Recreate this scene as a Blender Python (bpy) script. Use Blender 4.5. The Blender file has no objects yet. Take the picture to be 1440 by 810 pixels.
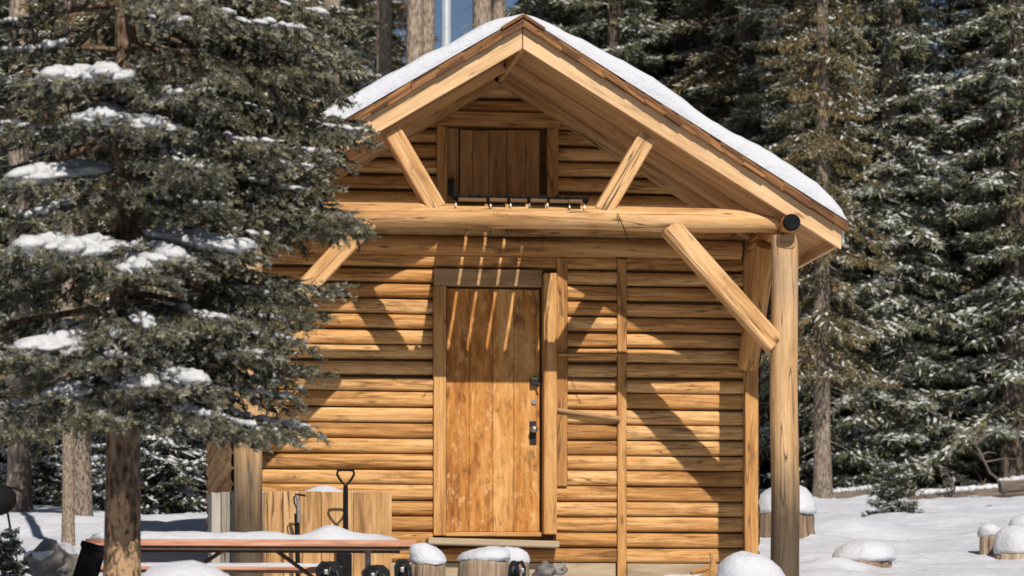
import bpy, bmesh, math, random
import numpy as np
from mathutils import Vector, Matrix, noise as mnoise

# ------------------------------------------------------------------ camera, world, sun, exposure
scene = bpy.context.scene
COL = scene.collection
F = 4300.0                       # focal length in photograph pixels (1440 wide)
PSI = math.atan(565.0 / F)       # the camera looks a little to the right of the cabin's depth axis
CP, SP = math.cos(PSI), math.sin(PSI)
EYE = 1.5

cam_data = bpy.data.cameras.new('camera')
cam = bpy.data.objects.new('camera', cam_data)
COL.objects.link(cam)
cam.location = (0, 0, EYE)
cam.rotation_euler = (math.radians(90), 0, -PSI)
cam_data.sensor_width = 36
cam_data.lens = F / 1440 * 36
cam_data.shift_y = (900 - 405) / 1440
cam_data.clip_start = 0.5
cam_data.clip_end = 3000
cam_data.dof.use_dof = True
cam_data.dof.focus_distance = 22.6
cam_data.dof.aperture_fstop = 4.2
scene.camera = cam

SUNV = Vector((0.161, -1.22, 1.03)).normalized()    # towards the sun
world = bpy.data.worlds.new('World')
scene.world = world
world.use_nodes = True
wn = world.node_tree
wn.nodes.clear()
sky = wn.nodes.new('ShaderNodeTexSky')
sky.sky_type = 'NISHITA'
sky.sun_disc = False
sky.sun_elevation = math.asin(SUNV.z)
sky.sun_rotation = math.atan2(SUNV.x, SUNV.y)
sky.altitude = 2500
sky.air_density = 1.0
sky.dust_density = 0.6
bg = wn.nodes.new('ShaderNodeBackground')
bg.inputs['Strength'].default_value = 0.05
wo = wn.nodes.new('ShaderNodeOutputWorld')
wn.links.new(sky.outputs[0], bg.inputs[0])
wn.links.new(bg.outputs[0], wo.inputs[0])

sd = bpy.data.lights.new('sun', 'SUN')
sd.energy = 5.0
sd.angle = math.radians(0.5)
sd.color = (1.0, 0.93, 0.83)
sun = bpy.data.objects.new('sun', sd)
COL.objects.link(sun)
sun.location = (5, -20, 30)
sun.rotation_euler = (-SUNV).to_track_quat('-Z', 'Y').to_euler()

scene.view_settings.view_transform = 'Standard'
scene.view_settings.look = 'None'
scene.view_settings.gamma = 1.0
scene.view_settings.use_curve_mapping = False
scene.view_settings.exposure = -0.04
scene.cycles.filter_width = 1.7
scene.cycles.max_bounces = 6
scene.cycles.diffuse_bounces = 2
scene.cycles.glossy_bounces = 2
scene.cycles.transmission_bounces = 2
scene.cycles.use_denoising = True

RNG = np.random.default_rng(7)
random.seed(7)

# ------------------------------------------------------------------ measuring helpers
def P(px, py, Y):
    """world point on the plane y = Y seen at photograph pixel (px, py)"""
    a = (px - 720) / F
    b = (900 - py) / F
    x, y = CP * a + SP, -SP * a + CP
    k = Y / y
    return Vector((x * k, Y, EYE + b * k))

def sstep(a, b, x):
    t = np.clip((x - a) / (b - a), 0, 1)
    return t * t * (3 - 2 * t)

STEPS = []
for _i in range(15):
    STEPS.append((5.5 + .16 * _i + (.13 if _i % 2 else -.13) + .06 * math.sin(_i * 3), 21.6 + .62 * _i))
for _i in range(9):
    STEPS.append((-1.9 + .12 * _i + (.13 if _i % 2 else -.13), 22.0 + .6 * _i))
BUMPS = []      # (x, y, height, rx, ry)

def base_ground(x, y):
    d = x * SP + y * CP
    slope = 0.082
    z = slope * np.minimum(d, 58) + 0.03 * np.clip(d - 58, 0, 60)
    return z

def ground(x, y):
    x = np.asarray(x, float); y = np.asarray(y, float)
    z = base_ground(x, y)
    for bx, by, h, rx, ry in BUMPS:
        z = z + h * np.exp(-(((x - bx) / rx) ** 2 + ((y - by) / ry) ** 2) ** 1.5)
    for fx, fy in STEPS:
        z = z - 0.075 * np.exp(-(((x - fx) / .11) ** 2 + ((y - fy) / .17) ** 2) ** 2)
    z = z + 0.035 * np.sin(x * 1.1 + 0.6 * y) * np.sin(y * 0.9 - 0.4 * x) + 0.02 * np.sin(2.7 * x + 1.3) * np.sin(2.1 * y + x)
    return z

# ------------------------------------------------------------------ scene helpers
ORG = {}

def thing(name, label, cat, loc, group=None):
    o = bpy.data.objects.new(name, None)
    COL.objects.link(o)
    o.empty_display_size = 0.2
    o.location = loc
    ORG[o] = Vector(loc)
    o['label'] = label; o['category'] = cat
    if group: o['group'] = group
    return o

def tag(o, label, cat, group=None):
    o['label'] = label; o['category'] = cat
    if group: o['group'] = group
    return o

class MB:
    """collects shapes (world coordinates) and links them as one mesh object"""
    def __init__(s):
        s.v = []; s.f = []; s.uv = []; s.t = []; s.sm = []
    def face(s, pts, uvs, tint, smooth=False):
        b = len(s.v); s.v.extend([tuple(p) for p in pts])
        s.f.append(tuple(range(b, b + len(pts)))); s.uv.append(list(uvs)); s.t.append(tint); s.sm.append(smooth)
    def grid(s, rows, us, vs, tint, smooth=True, closed=False, uoff=0.0, voff=0.0):
        """rows[i][j] points; i runs along the grain (u), j across (v)"""
        b = len(s.v); nj = len(rows[0])
        for r in rows: s.v.extend([tuple(p) for p in r])
        for i in range(len(rows) - 1):
            for j in range(nj if closed else nj - 1):
                j2 = (j + 1) % nj
                s.f.append((b + i * nj + j, b + (i + 1) * nj + j, b + (i + 1) * nj + j2, b + i * nj + j2))
                v0, v1 = vs[j], (vs[j + 1] if j + 1 < len(vs) else vs[j] + (vs[1] - vs[0]))
                s.uv.append([(us[i] + uoff, v0 + voff), (us[i + 1] + uoff, v0 + voff), (us[i + 1] + uoff, v1 + voff), (us[i] + uoff, v1 + voff)])
                s.t.append(tint); s.sm.append(smooth)
    def obox(s, c, ax, ay, az, tint=None):
        """oriented box: centre, three half-axis vectors; the grain runs along ax"""
        c = Vector(c); ax = Vector(ax); ay = Vector(ay); az = Vector(az)
        if tint is None: tint = random.random()
        uo, vo = random.uniform(0, 50), random.uniform(0, 50)
        L, Wd, H = ax.length * 2, ay.length * 2, az.length * 2
        def q(n, a, b, la, lb, off):
            pts = [c + n - a - b, c + n + a - b, c + n + a + b, c + n - a + b]
            if n.dot(a.cross(b)) < 0:
                pts = pts[::-1]; uv = [(0, lb), (la, lb), (la, 0), (0, 0)]
            else: uv = [(0, 0), (la, 0), (la, lb), (0, lb)]
            s.face(pts, [(u + uo, w + vo + off) for u, w in uv], tint)
        q(az, ax, ay, L, Wd, 0); q(-az, ax, ay, L, Wd, Wd + .3)
        q(ay, ax, az, L, H, Wd + .1); q(-ay, ax, az, L, H, Wd * 2 + .4)
        q(ax, ay, az, Wd, H, 1.3); q(-ax, ay, az, Wd, H, 2.3)
    def box(s, x0, x1, y0, y1, z0, z1, grain='x', tint=None):
        c = ((x0 + x1) / 2, (y0 + y1) / 2, (z0 + z1) / 2)
        X = Vector(((x1 - x0) / 2, 0, 0)); Y = Vector((0, (y1 - y0) / 2, 0)); Z = Vector((0, 0, (z1 - z0) / 2))
        if grain == 'x': s.obox(c, X, Y, Z, tint)
        elif grain == 'y': s.obox(c, Y, X, Z, tint)
        else: s.obox(c, Z, X, Y, tint)
    def beam(s, p0, p1, w, h, up=(0, 0, 1), tint=None):
        p0 = Vector(p0); p1 = Vector(p1); d = (p1 - p0)
        a = d / 2; dn = d.normalized(); up = Vector(up)
        sd_ = dn.cross(up).normalized(); u2 = sd_.cross(dn).normalized()
        s.obox((p0 + p1) / 2, a, sd_ * w / 2, u2 * h / 2, tint)
    def log(s, p0, p1, r0, r1, n=14, seg=10, wob=0.04, tint=None, caps=True, rough=0.05, squash=1.0):
        p0 = Vector(p0); p1 = Vector(p1); d = p1 - p0; L = d.length; dn = d.normalized()
        a = Vector((0, 0, 1)) if abs(dn.z) < 0.9 else Vector((1, 0, 0))
        e1 = dn.cross(a).normalized(); e2 = e1.cross(dn).normalized()
        if tint is None: tint = random.random()
        sx = random.uniform(0, 100); rows = []; us = []
        uo, vo = random.uniform(0, 50), random.uniform(0, 50)
        for i in range(seg + 1):
            t = i / seg; r = r0 + (r1 - r0) * t
            c = p0 + d * t + (e1 * mnoise.noise((sx, t * L * 1.1, 0)) + e2 * mnoise.noise((sx, 5, t * L * 1.1))) * wob * r * 2
            row = []
            for j in range(n):
                th = 2 * math.pi * j / n
                rr = r * (1 + rough * mnoise.noise((sx + math.cos(th) * 1.3, math.sin(th) * 1.3, t * L * 1.5)))
                row.append(c + (e1 * math.cos(th) + e2 * math.sin(th) * squash) * rr)
            rows.append(row); us.append(t * L)
        vs = [2 * math.pi * (r0 + r1) / 2 * j / n for j in range(n + 1)]
        s.grid(rows, us, vs, tint, True, True, uo, vo)
        if caps:
            for row, flip in ((rows[0], True), (rows[-1], False)):
                pts = row[::-1] if not flip else row
                cc = sum((Vector(q) for q in row), Vector()) / n
                s.face(pts, [((Vector(q) - cc).dot(e1) + uo, (Vector(q) - cc).dot(e2) + vo) for q in pts], tint)
    def tube(s, pts, r, n=8, tint=0.5, closed=False):
        pts = [Vector(p) for p in pts]; rows = []; us = [0]
        for i, p in enumerate(pts):
            a = pts[max(i - 1, 0)] if not closed else pts[i - 1]
            b = pts[min(i + 1, len(pts) - 1)] if not closed else pts[(i + 1) % len(pts)]
            d = (b - a).normalized()
            q = Vector((0, 1, 0)) if abs(d.y) < 0.8 else Vector((1, 0, 0))
            e1 = d.cross(q).normalized(); e2 = e1.cross(d)
            rr = r[i] if isinstance(r, (list, tuple)) else r
            rows.append([p + (e1 * math.cos(2 * math.pi * j / n) + e2 * math.sin(2 * math.pi * j / n)) * rr for j in range(n)])
            if i: us.append(us[-1] + (p - pts[i - 1]).length)
        if closed: rows.append(rows[0]); us.append(us[-1] + .1)
        s.grid(rows, us, [j * 0.03 for j in range(n + 1)], tint, True, True)
        if not closed:
            s.face(rows[0], [(0, 0)] * n, tint); s.face(rows[-1][::-1], [(0, 0)] * n, tint)
    def lathe(s, c, prof, n=28, tint=0.5, rough=0.0, seed=0.0, sx=1.0, sy=1.0, freq=2.0, cap=True):
        """profile [(r, z)] from bottom to top about the vertical through c"""
        c = Vector(c); rows = []; us = [0]
        for i, (r, z) in enumerate(prof):
            row = []
            for j in range(n):
                th = 2 * math.pi * j / n
                q = Vector((math.cos(th) * r * sx, math.sin(th) * r * sy, z))
                k = 1 + rough * mnoise.noise((q * freq) + Vector((seed, seed * 2, 0)))
                row.append(c + Vector((q.x * k, q.y * k, z + rough * 0.6 * r * mnoise.noise(q * freq * 0.7 + Vector((0, seed, 9))))))
            rows.append(row)
            if i: us.append(us[-1] + math.hypot(r - prof[i - 1][0], z - prof[i - 1][1]))
        R = max(p[0] for p in prof)
        s.grid(rows, us, [2 * math.pi * R * j / n for j in range(n + 1)], tint, True, True, seed, 0)
        if cap:
            for row in (rows[0][::-1], rows[-1]):
                if (Vector(row[0]) - Vector(row[n // 2])).length > 1e-3:
                    s.face(row, [(Vector(p).x, Vector(p).y) for p in row], tint)
    def blob(s, c, rx, ry, rz, axis=None, seed=0.0, rough=0.18, tint=0.5, nu=10, nv=7):
        c = Vector(c); axis = Vector(axis).normalized() if axis is not None else Vector((1, 0, 0))
        side = Vector((0, 0, 1)).cross(axis)
        side = side.normalized() if side.length > 1e-3 else Vector((0, 1, 0))
        upv = axis.cross(side)
        rows = []
        for i in range(nv + 1):
            ph = -math.pi / 2 + math.pi * i / nv; row = []
            for j in range(nu):
                th = 2 * math.pi * j / nu
                q = Vector((math.cos(ph) * math.cos(th), math.cos(ph) * math.sin(th), math.sin(ph)))
                k = 1 + rough * 2 * mnoise.noise(q * 1.4 + Vector((seed, 0, seed)))
                row.append(c + axis * q.x * rx * k + side * q.y * ry * k + upv * q.z * rz * k)
            rows.append(row)
        s.grid(rows, [i * 0.1 for i in range(nv + 1)], [j * 0.1 for j in range(nu + 1)], tint, True, True)
    def build(s, name, mat, parent=None, bevel=0.0, smooth_all=None):
        me = bpy.data.meshes.new(name)
        o0 = ORG.get(parent, Vector((0, 0, 0))) if parent else Vector((0, 0, 0))
        me.from_pydata([(x - o0.x, y - o0.y, z - o0.z) for x, y, z in s.v], [], s.f)
        uvl = me.uv_layers.new(name='UVMap')
        flat = [c for f in s.uv for uv in f for c in uv]
        uvl.data.foreach_set('uv', flat)
        a = me.attributes.new('tint', 'FLOAT', 'FACE'); a.data.foreach_set('value', s.t)
        me.polygons.foreach_set('use_smooth', s.sm if smooth_all is None else [smooth_all] * len(s.f))
        me.materials.append(mat); me.update()
        o = bpy.data.objects.new(name, me); COL.objects.link(o)
        if parent:
            o.parent = parent; ORG[o] = o0
        else: ORG[o] = Vector((0, 0, 0))
        if bevel:
            w = o.modifiers.new('weld', 'WELD'); w.merge_threshold = 0.0005
            m = o.modifiers.new('bevel', 'BEVEL'); m.width = bevel; m.segments = 2; m.limit_method = 'ANGLE'
            m.angle_limit = math.radians(50)
        return o

# ------------------------------------------------------------------ materials
def new_mat(name):
    m = bpy.data.materials.new(name); m.use_nodes = True
    nt = m.node_tree; nt.nodes.clear()
    out = nt.nodes.new('ShaderNodeOutputMaterial')
    b = nt.nodes.new('ShaderNodeBsdfPrincipled')
    nt.links.new(b.outputs[0], out.inputs[0])
    return m, nt, b

def N(nt, t, **kw):
    n = nt.nodes.new(t)
    for k, v in kw.items():
        if k in n.inputs: n.inputs[k].default_value = v
        else: setattr(n, k, v)
    return n

def ramp(nt, src, stops):
    r = nt.nodes.new('ShaderNodeValToRGB')
    e = r.color_ramp.elements
    while len(e) < len(stops): e.new(0.5)
    for el, (p, c) in zip(e, stops):
        el.position = p; el.color = (*c, 1) if len(c) == 3 else c
    nt.links.new(src, r.inputs[0]); return r.outputs[0]

def mixc(nt, fac, a, b, mode='MIX'):
    m = nt.nodes.new('ShaderNodeMix'); m.data_type = 'RGBA'; m.blend_type = mode
    for sock, val in ((m.inputs[0], fac), (m.inputs[6], a), (m.inputs[7], b)):
        if isinstance(val, (int, float)): sock.default_value = val
        elif isinstance(val, tuple): sock.default_value = (*val, 1)
        else: nt.links.new(val, sock)
    return m.outputs[2]

def math_n(nt, op, a, b=None, clamp=False):
    m = nt.nodes.new('ShaderNodeMath'); m.operation = op; m.use_clamp = clamp
    for s, v in ((m.inputs[0], a), (m.inputs[1], b)):
        if v is None: continue
        if isinstance(v, (int, float)): s.default_value = v
        else: nt.links.new(v, s)
    return m.outputs[0]

def bw(v): return (v, v, v)

def wood(name, dark, mid, light, grain=26.0, stain=0.25, stain_col=(0.05, 0.03, 0.018), knots=0.5, cracks=0.3, rough=0.75, grey=0.0, foot=None, bump=0.35, mottle=0.0, streak=0.0):
    m, nt, b = new_mat(name)
    L = nt.links
    uv = N(nt, 'ShaderNodeUVMap'); uv.uv_map = 'UVMap'
    geo = N(nt, 'ShaderNodeNewGeometry')
    at = N(nt, 'ShaderNodeAttribute'); at.attribute_name = 'tint'
    def nz(su, sv, detail, rough_=0.55, dist=0.0):
        mp = N(nt, 'ShaderNodeMapping'); mp.inputs['Scale'].default_value = (su, sv, 1)
        L.new(uv.outputs[0], mp.inputs[0])
        n = N(nt, 'ShaderNodeTexNoise', Scale=1.0, Detail=detail, Roughness=rough_, Distortion=dist)
        L.new(mp.outputs[0], n.inputs['Vector']); return n.outputs['Fac']
    g1 = nz(1.6, grain, 5, 0.6, 0.4)
    g2 = nz(0.9, grain * 0.28, 3, 0.5, 0.6)
    g3 = nz(4.0, grain * 3.2, 2)
    mixv = math_n(nt, 'ADD', math_n(nt, 'MULTIPLY', g1, 0.45), math_n(nt, 'ADD', math_n(nt, 'MULTIPLY', g2, 0.35), math_n(nt, 'MULTIPLY', g3, 0.2)))
    tv = math_n(nt, 'MULTIPLY', math_n(nt, 'SUBTRACT', at.outputs['Fac'], 0.5), 0.15)
    val = math_n(nt, 'ADD', mixv, tv)
    c = ramp(nt, val, [(0.33, dark), (0.48, mid), (0.64, light)])
    if knots:
        mp = N(nt, 'ShaderNodeMapping'); mp.inputs['Scale'].default_value = (2.2, 9.0, 1)
        L.new(uv.outputs[0], mp.inputs[0])
        vo = N(nt, 'ShaderNodeTexVoronoi', Scale=1.0, Randomness=1.0); L.new(mp.outputs[0], vo.inputs['Vector'])
        k = ramp(nt, vo.outputs['Distance'], [(0.05, bw(1)), (0.13, bw(0))])
        hs = N(nt, 'ShaderNodeSeparateColor'); L.new(vo.outputs['Color'], hs.inputs[0])
        kk = math_n(nt, 'MULTIPLY', k, math_n(nt, 'GREATER_THAN', hs.outputs[0], 1 - knots * 0.6))
        c = mixc(nt, math_n(nt, 'MULTIPLY', kk, 0.75), c, (dark[0] * 0.35, dark[1] * 0.3, dark[2] * 0.3))
    if stain:
        s1 = nz(2.6, 11.0, 4, 0.65, 0.8)
        s2 = N(nt, 'ShaderNodeTexNoise', Scale=1.4, Detail=3.0); L.new(geo.outputs['Position'], s2.inputs['Vector'])
        sv = math_n(nt, 'MULTIPLY', ramp(nt, s1, [(0.52, bw(0)), (0.72, bw(1))]), ramp(nt, s2.outputs['Fac'], [(0.42, bw(0)), (0.6, bw(1))]))
        c = mixc(nt, math_n(nt, 'MULTIPLY', sv, min(1, stain * 2)), c, stain_col)
    if streak:
        s1 = nz(3.2, 24.0, 8, 0.76, 0.7); s2 = N(nt, 'ShaderNodeTexNoise', Scale=2.3, Detail=4.0, Roughness=0.6); L.new(geo.outputs['Position'], s2.inputs['Vector'])
        sv = math_n(nt, 'MULTIPLY', ramp(nt, s1, [(0.47, bw(0)), (0.64, bw(1))]), ramp(nt, s2.outputs['Fac'], [(0.38, bw(.25)), (0.58, bw(1))]))
        c = mixc(nt, math_n(nt, 'MULTIPLY', sv, streak), c, (dark[0] * .8, dark[1] * .75, dark[2] * .7))
        s3 = nz(11.0, 34.0, 5, 0.75, 1.0)
        sv = math_n(nt, 'MULTIPLY', ramp(nt, s3, [(0.62, bw(0)), (0.70, bw(1))]), ramp(nt, s2.outputs['Fac'], [(0.40, bw(0)), (0.55, bw(1))]))
        c = mixc(nt, math_n(nt, 'MULTIPLY', sv, streak), c, (dark[0] * .3, dark[1] * .27, dark[2] * .25))
    if mottle:
        s1 = N(nt, 'ShaderNodeTexNoise', Scale=20.0, Detail=6.0, Roughness=0.72, Distortion=0.4); 
        mp = N(nt, 'ShaderNodeMapping'); mp.inputs['Scale'].default_value = (1, 1, .45)
        L.new(geo.outputs['Position'], mp.inputs[0]); L.new(mp.outputs[0], s1.inputs['Vector'])
        sv = ramp(nt, s1.outputs['Fac'], [(0.53, bw(0)), (0.63, bw(1))])
        c = mixc(nt, math_n(nt, 'MULTIPLY', sv, mottle), c, (light[0] * 1.1, light[1] * 1.2, light[2] * 1.5))
        sv = ramp(nt, s1.outputs['Fac'], [(0.33, bw(1)), (0.45, bw(0))])
        c = mixc(nt, math_n(nt, 'MULTIPLY', sv, mottle), c, (dark[0] * .6, dark[1] * .5, dark[2] * .5))
    if cracks:
        cr = nz(0.55, 13.0, 2, 0.4, 0.3)
        cv = ramp(nt, math_n(nt, 'ABSOLUTE', math_n(nt, 'SUBTRACT', cr, 0.5)), [(0.0, bw(1)), (0.012, bw(0))])
        c = mixc(nt, math_n(nt, 'MULTIPLY', cv, cracks), c, (dark[0] * 0.2, dark[1] * 0.18, dark[2] * 0.16))
    if grey:
        gn = N(nt, 'ShaderNodeTexNoise', Scale=2.0, Detail=3.0); L.new(geo.outputs['Position'], gn.inputs['Vector'])
        c = mixc(nt, math_n(nt, 'MULTIPLY', ramp(nt, gn.outputs['Fac'], [(0.4, bw(0)), (0.62, bw(1))]), grey), c, (0.27, 0.23, 0.19))
    if foot:      # weather-blackened foot of a post, also painting shade on the left one: (z below which it is black, height of the ragged edge)
        sp = N(nt, 'ShaderNodeSeparateXYZ'); L.new(geo.outputs['Position'], sp.inputs[0])
        fn = nz(1.2, 16, 4)
        hz = math_n(nt, 'ADD', sp.outputs['Z'], math_n(nt, 'MULTIPLY', math_n(nt, 'SUBTRACT', fn, 0.5), foot[1] * 2.2))
        mr = N(nt, 'ShaderNodeMapRange'); mr.inputs['From Min'].default_value = foot[0] - foot[1] * .5; mr.inputs['From Max'].default_value = foot[0] + foot[1]
        mr.inputs['To Min'].default_value = 0.86; mr.inputs['To Max'].default_value = 0.0
        L.new(hz, mr.inputs['Value'])
        c = mixc(nt, mr.outputs[0], c, (0.035, 0.028, 0.022))
    L.new(c, b.inputs['Base Color'])
    b.inputs['Roughness'].default_value = rough
    b.inputs['Specular IOR Level'].default_value = 0.25
    bp = N(nt, 'ShaderNodeBump', Strength=bump, Distance=0.012); L.new(mixv, bp.inputs['Height'])
    L.new(bp.outputs[0], b.inputs['Normal'])
    return m

def snow_mat(name, col=(0.57, 0.585, 0.635), scale=30.0):
    m, nt, b = new_mat(name); L = nt.links
    geo = N(nt, 'ShaderNodeNewGeometry')
    n1 = N(nt, 'ShaderNodeTexNoise', Scale=scale, Detail=5.0, Roughness=0.65); L.new(geo.outputs['Position'], n1.inputs['Vector'])
    n2 = N(nt, 'ShaderNodeTexNoise', Scale=scale * 0.2, Detail=3.0); L.new(geo.outputs['Position'], n2.inputs['Vector'])
    h = math_n(nt, 'ADD', math_n(nt, 'MULTIPLY', n1.outputs['Fac'], 0.35), n2.outputs['Fac'])
    bp = N(nt, 'ShaderNodeBump', Strength=0.7, Distance=0.045); L.new(h, bp.inputs['Height']); L.new(bp.outputs[0], b.inputs['Normal'])
    b.inputs['Base Color'].default_value = (*col, 1)
    b.inputs['Roughness'].default_value = 0.65
    b.inputs['Specular IOR Level'].default_value = 0.25
    b.inputs['Subsurface Weight'].default_value = 0.0
    return m

def ground_mat():
    m, nt, b = new_mat('snow_ground'); L = nt.links
    geo = N(nt, 'ShaderNodeNewGeometry')
    n1 = N(nt, 'ShaderNodeTexNoise', Scale=7.0, Detail=6.0, Roughness=0.6); L.new(geo.outputs['Position'], n1.inputs['Vector'])
    n2 = N(nt, 'ShaderNodeTexNoise', Scale=1.6, Detail=4.0); L.new(geo.outputs['Position'], n2.inputs['Vector'])
    n3 = N(nt, 'ShaderNodeTexNoise', Scale=55.0, Detail=3.0, Roughness=0.7); L.new(geo.outputs['Position'], n3.inputs['Vector'])
    h = math_n(nt, 'ADD', math_n(nt, 'MULTIPLY', n1.outputs['Fac'], 0.4), n2.outputs['Fac'])
    bp = N(nt, 'ShaderNodeBump', Strength=0.7, Distance=0.09); L.new(h, bp.inputs['Height']); L.new(bp.outputs[0], b.inputs['Normal'])
    c = mixc(nt, ramp(nt, n3.outputs['Fac'], [(0.66, bw(0)), (0.74, bw(1))]), (0.58, 0.597, 0.65), (0.34, 0.30, 0.28))
    L.new(c, b.inputs['Base Color'])
    b.inputs['Roughness'].default_value = 0.7
    b.inputs['Specular IOR Level'].default_value = 0.2
    return m

def bark(name, dark, mid, light, sc=9.0, patch=None):
    m, nt, b = new_mat(name); L = nt.links
    tc = N(nt, 'ShaderNodeTexCoord')
    mp = N(nt, 'ShaderNodeMapping'); mp.inputs['Scale'].default_value = (1, 1, 0.38); L.new(tc.outputs['Object'], mp.inputs[0])
    n1 = N(nt, 'ShaderNodeTexNoise', Scale=sc * 4, Detail=8.0, Roughness=0.65); L.new(mp.outputs[0], n1.inputs['Vector'])
    v = N(nt, 'ShaderNodeTexVoronoi', Scale=sc * 2.2); L.new(mp.outputs[0], v.inputs['Vector'])
    f = math_n(nt, 'ADD', math_n(nt, 'MULTIPLY', n1.outputs['Fac'], 0.7), math_n(nt, 'MULTIPLY', v.outputs['Distance'], 0.4))
    c = ramp(nt, f, [(0.36, dark), (0.51, mid), (0.70, light)])
    if patch:     # (colour, top of the peeled zone)
        n2 = N(nt, 'ShaderNodeTexNoise', Scale=5.0, Detail=4.0, Roughness=0.6); L.new(mp.outputs[0], n2.inputs['Vector'])
        sp = N(nt, 'ShaderNodeSeparateXYZ'); L.new(tc.outputs['Object'], sp.inputs[0])
        hz = math_n(nt, 'ADD', sp.outputs['Z'], math_n(nt, 'MULTIPLY', math_n(nt, 'SUBTRACT', n2.outputs['Fac'], 0.5), 1.6))
        k = math_n(nt, 'LESS_THAN', hz, patch[1])
        k = math_n(nt, 'MULTIPLY', k, ramp(nt, n1.outputs['Fac'], [(0.4, bw(0)), (0.5, bw(1))]))
        c = mixc(nt, k, c, patch[0])
    L.new(c, b.inputs['Base Color']); b.inputs['Roughness'].default_value = 0.9
    b.inputs['Specular IOR Level'].default_value = 0.1
    bp = N(nt, 'ShaderNodeBump', Strength=0.8, Distance=0.03); L.new(f, bp.inputs['Height']); L.new(bp.outputs[0], b.inputs['Normal'])
    return m

def foliage(name, dark, mid, light, frost_col=(0.62, 0.64, 0.64), trans=0.12):
    m, nt, b = new_mat(name); L = nt.links
    at = N(nt, 'ShaderNodeAttribute'); at.attribute_name = 'tint'
    fr = N(nt, 'ShaderNodeAttribute'); fr.attribute_name = 'frost'
    c = ramp(nt, at.outputs['Fac'], [(0.0, dark), (0.5, mid), (1.0, light)])
    c = mixc(nt, fr.outputs['Fac'], c, frost_col)
    L.new(c, b.inputs['Base Color']); b.inputs['Roughness'].default_value = 0.6
    b.inputs['Specular IOR Level'].default_value = 0.2
    return m

def plain(name, col, rough=0.5, metal=0.0, spec=0.4, sc=20.0, var=0.25):
    m, nt, b = new_mat(name); L = nt.links
    tc = N(nt, 'ShaderNodeTexCoord')
    n = N(nt, 'ShaderNodeTexNoise', Scale=sc, Detail=4.0); L.new(tc.outputs['Object'], n.inputs['Vector'])
    c = ramp(nt, n.outputs['Fac'], [(0.3, tuple(x * (1 - var) for x in col)), (0.7, tuple(min(1, x * (1 + var)) for x in col))])
    L.new(c, b.inputs['Base Color']); b.inputs['Roughness'].default_value = rough
    b.inputs['Metallic'].default_value = metal; b.inputs['Specular IOR Level'].default_value = spec
    bp = N(nt, 'ShaderNodeBump', Strength=0.15, Distance=0.01); L.new(n.outputs['Fac'], bp.inputs['Height']); L.new(bp.outputs[0], b.inputs['Normal'])
    return m

M = {}
M['log'] = wood('log_siding', (0.22, 0.092, 0.027), (0.53, 0.262, 0.082), (0.78, 0.485, 0.22), grain=34, stain=0.8, stain_col=(0.07, 0.033, 0.013), knots=1.0, cracks=0.75, bump=.8, streak=.85)
M['post'] = wood('peeled_post', (0.28, 0.15, 0.062), (0.54, 0.325, 0.15), (0.70, 0.475, 0.265), grain=22, stain=0.3, knots=0.35, cracks=1.0, foot=(2.62, 0.4), bump=.8, streak=.35, grey=.3)
M['timber'] = wood('peeled_timber', (0.30, 0.14, 0.05), (0.57, 0.315, 0.125), (0.76, 0.50, 0.265), grain=20, stain=0.35, knots=0.7, cracks=1.0, bump=.8, streak=.5)
M['fascia'] = wood('fascia_board', (0.42, 0.235, 0.115), (0.62, 0.395, 0.205), (0.76, 0.52, 0.30), grain=24, stain=0.1, knots=0.6, cracks=0.3, bump=.5, streak=.15)
M['soffit'] = wood('soffit_board', (0.42, 0.21, 0.085), (0.62, 0.345, 0.15), (0.75, 0.455, 0.215), grain=20, stain=0.2, knots=0.8, cracks=0.4, streak=.2)
M['trim'] = wood('orange_trim', (0.26, 0.115, 0.035), (0.50, 0.25, 0.083), (0.66, 0.39, 0.16), grain=26, stain=0.5, knots=0.5, cracks=0.8, bump=.7, streak=.5)
M['trim_grey'] = wood('weathered_trim', (0.24, 0.135, 0.06), (0.40, 0.24, 0.115), (0.52, 0.345, 0.19), grain=26, stain=0.3, knots=0.4, cracks=0.5, grey=0.2)
M['door'] = wood('door_plank', (0.20, 0.066, 0.013), (0.50, 0.205, 0.041), (0.64, 0.34, 0.115), grain=15, stain=0.55, stain_col=(0.10, 0.035, 0.009), knots=0.25, cracks=0.5, rough=0.6, mottle=0.65, streak=.4)
M['hatch'] = wood('hatch_plank', (0.20, 0.095, 0.032), (0.38, 0.20, 0.075), (0.50, 0.285, 0.12), grain=17, stain=0.3, knots=0.3, cracks=0.5, streak=.3)
M['boxwood'] = wood('box_plank', (0.24, 0.12, 0.045), (0.50, 0.28, 0.115), (0.64, 0.43, 0.23), grain=18, stain=0.35, knots=0.2, cracks=0.9, bump=.7, streak=.6)
M['boxshade'] = wood('shaded_box_plank', (0.13, 0.105, 0.085), (0.28, 0.245, 0.205), (0.45, 0.41, 0.36), grain=18, stain=0.3, knots=0.2, cracks=0.9, bump=.7, streak=.4)  # grey copy of the box planks with shade put into its colour
M['base'] = wood('grey_base_board', (0.26, 0.19, 0.12), (0.38, 0.29, 0.19), (0.46, 0.37, 0.26), grain=12, stain=0.2, knots=0.2, cracks=0.2)
M['table'] = wood('red_table_plank', (0.36, 0.14, 0.08), (0.56, 0.26, 0.16), (0.66, 0.42, 0.31), grain=22, stain=0.2, knots=0.1, cracks=0.4)
M['shingle'] = wood('cedar_shingle', (0.05, 0.025, 0.014), (0.14, 0.062, 0.026), (0.40, 0.19, 0.07), grain=14, stain=0.6, knots=0, cracks=0.5)
M['stump'] = wood('stump_bark', (0.10, 0.065, 0.042), (0.29, 0.205, 0.14), (0.52, 0.41, 0.30), grain=26, stain=0.5, knots=0, cracks=1.0, bump=1.0, streak=.5)
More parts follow.
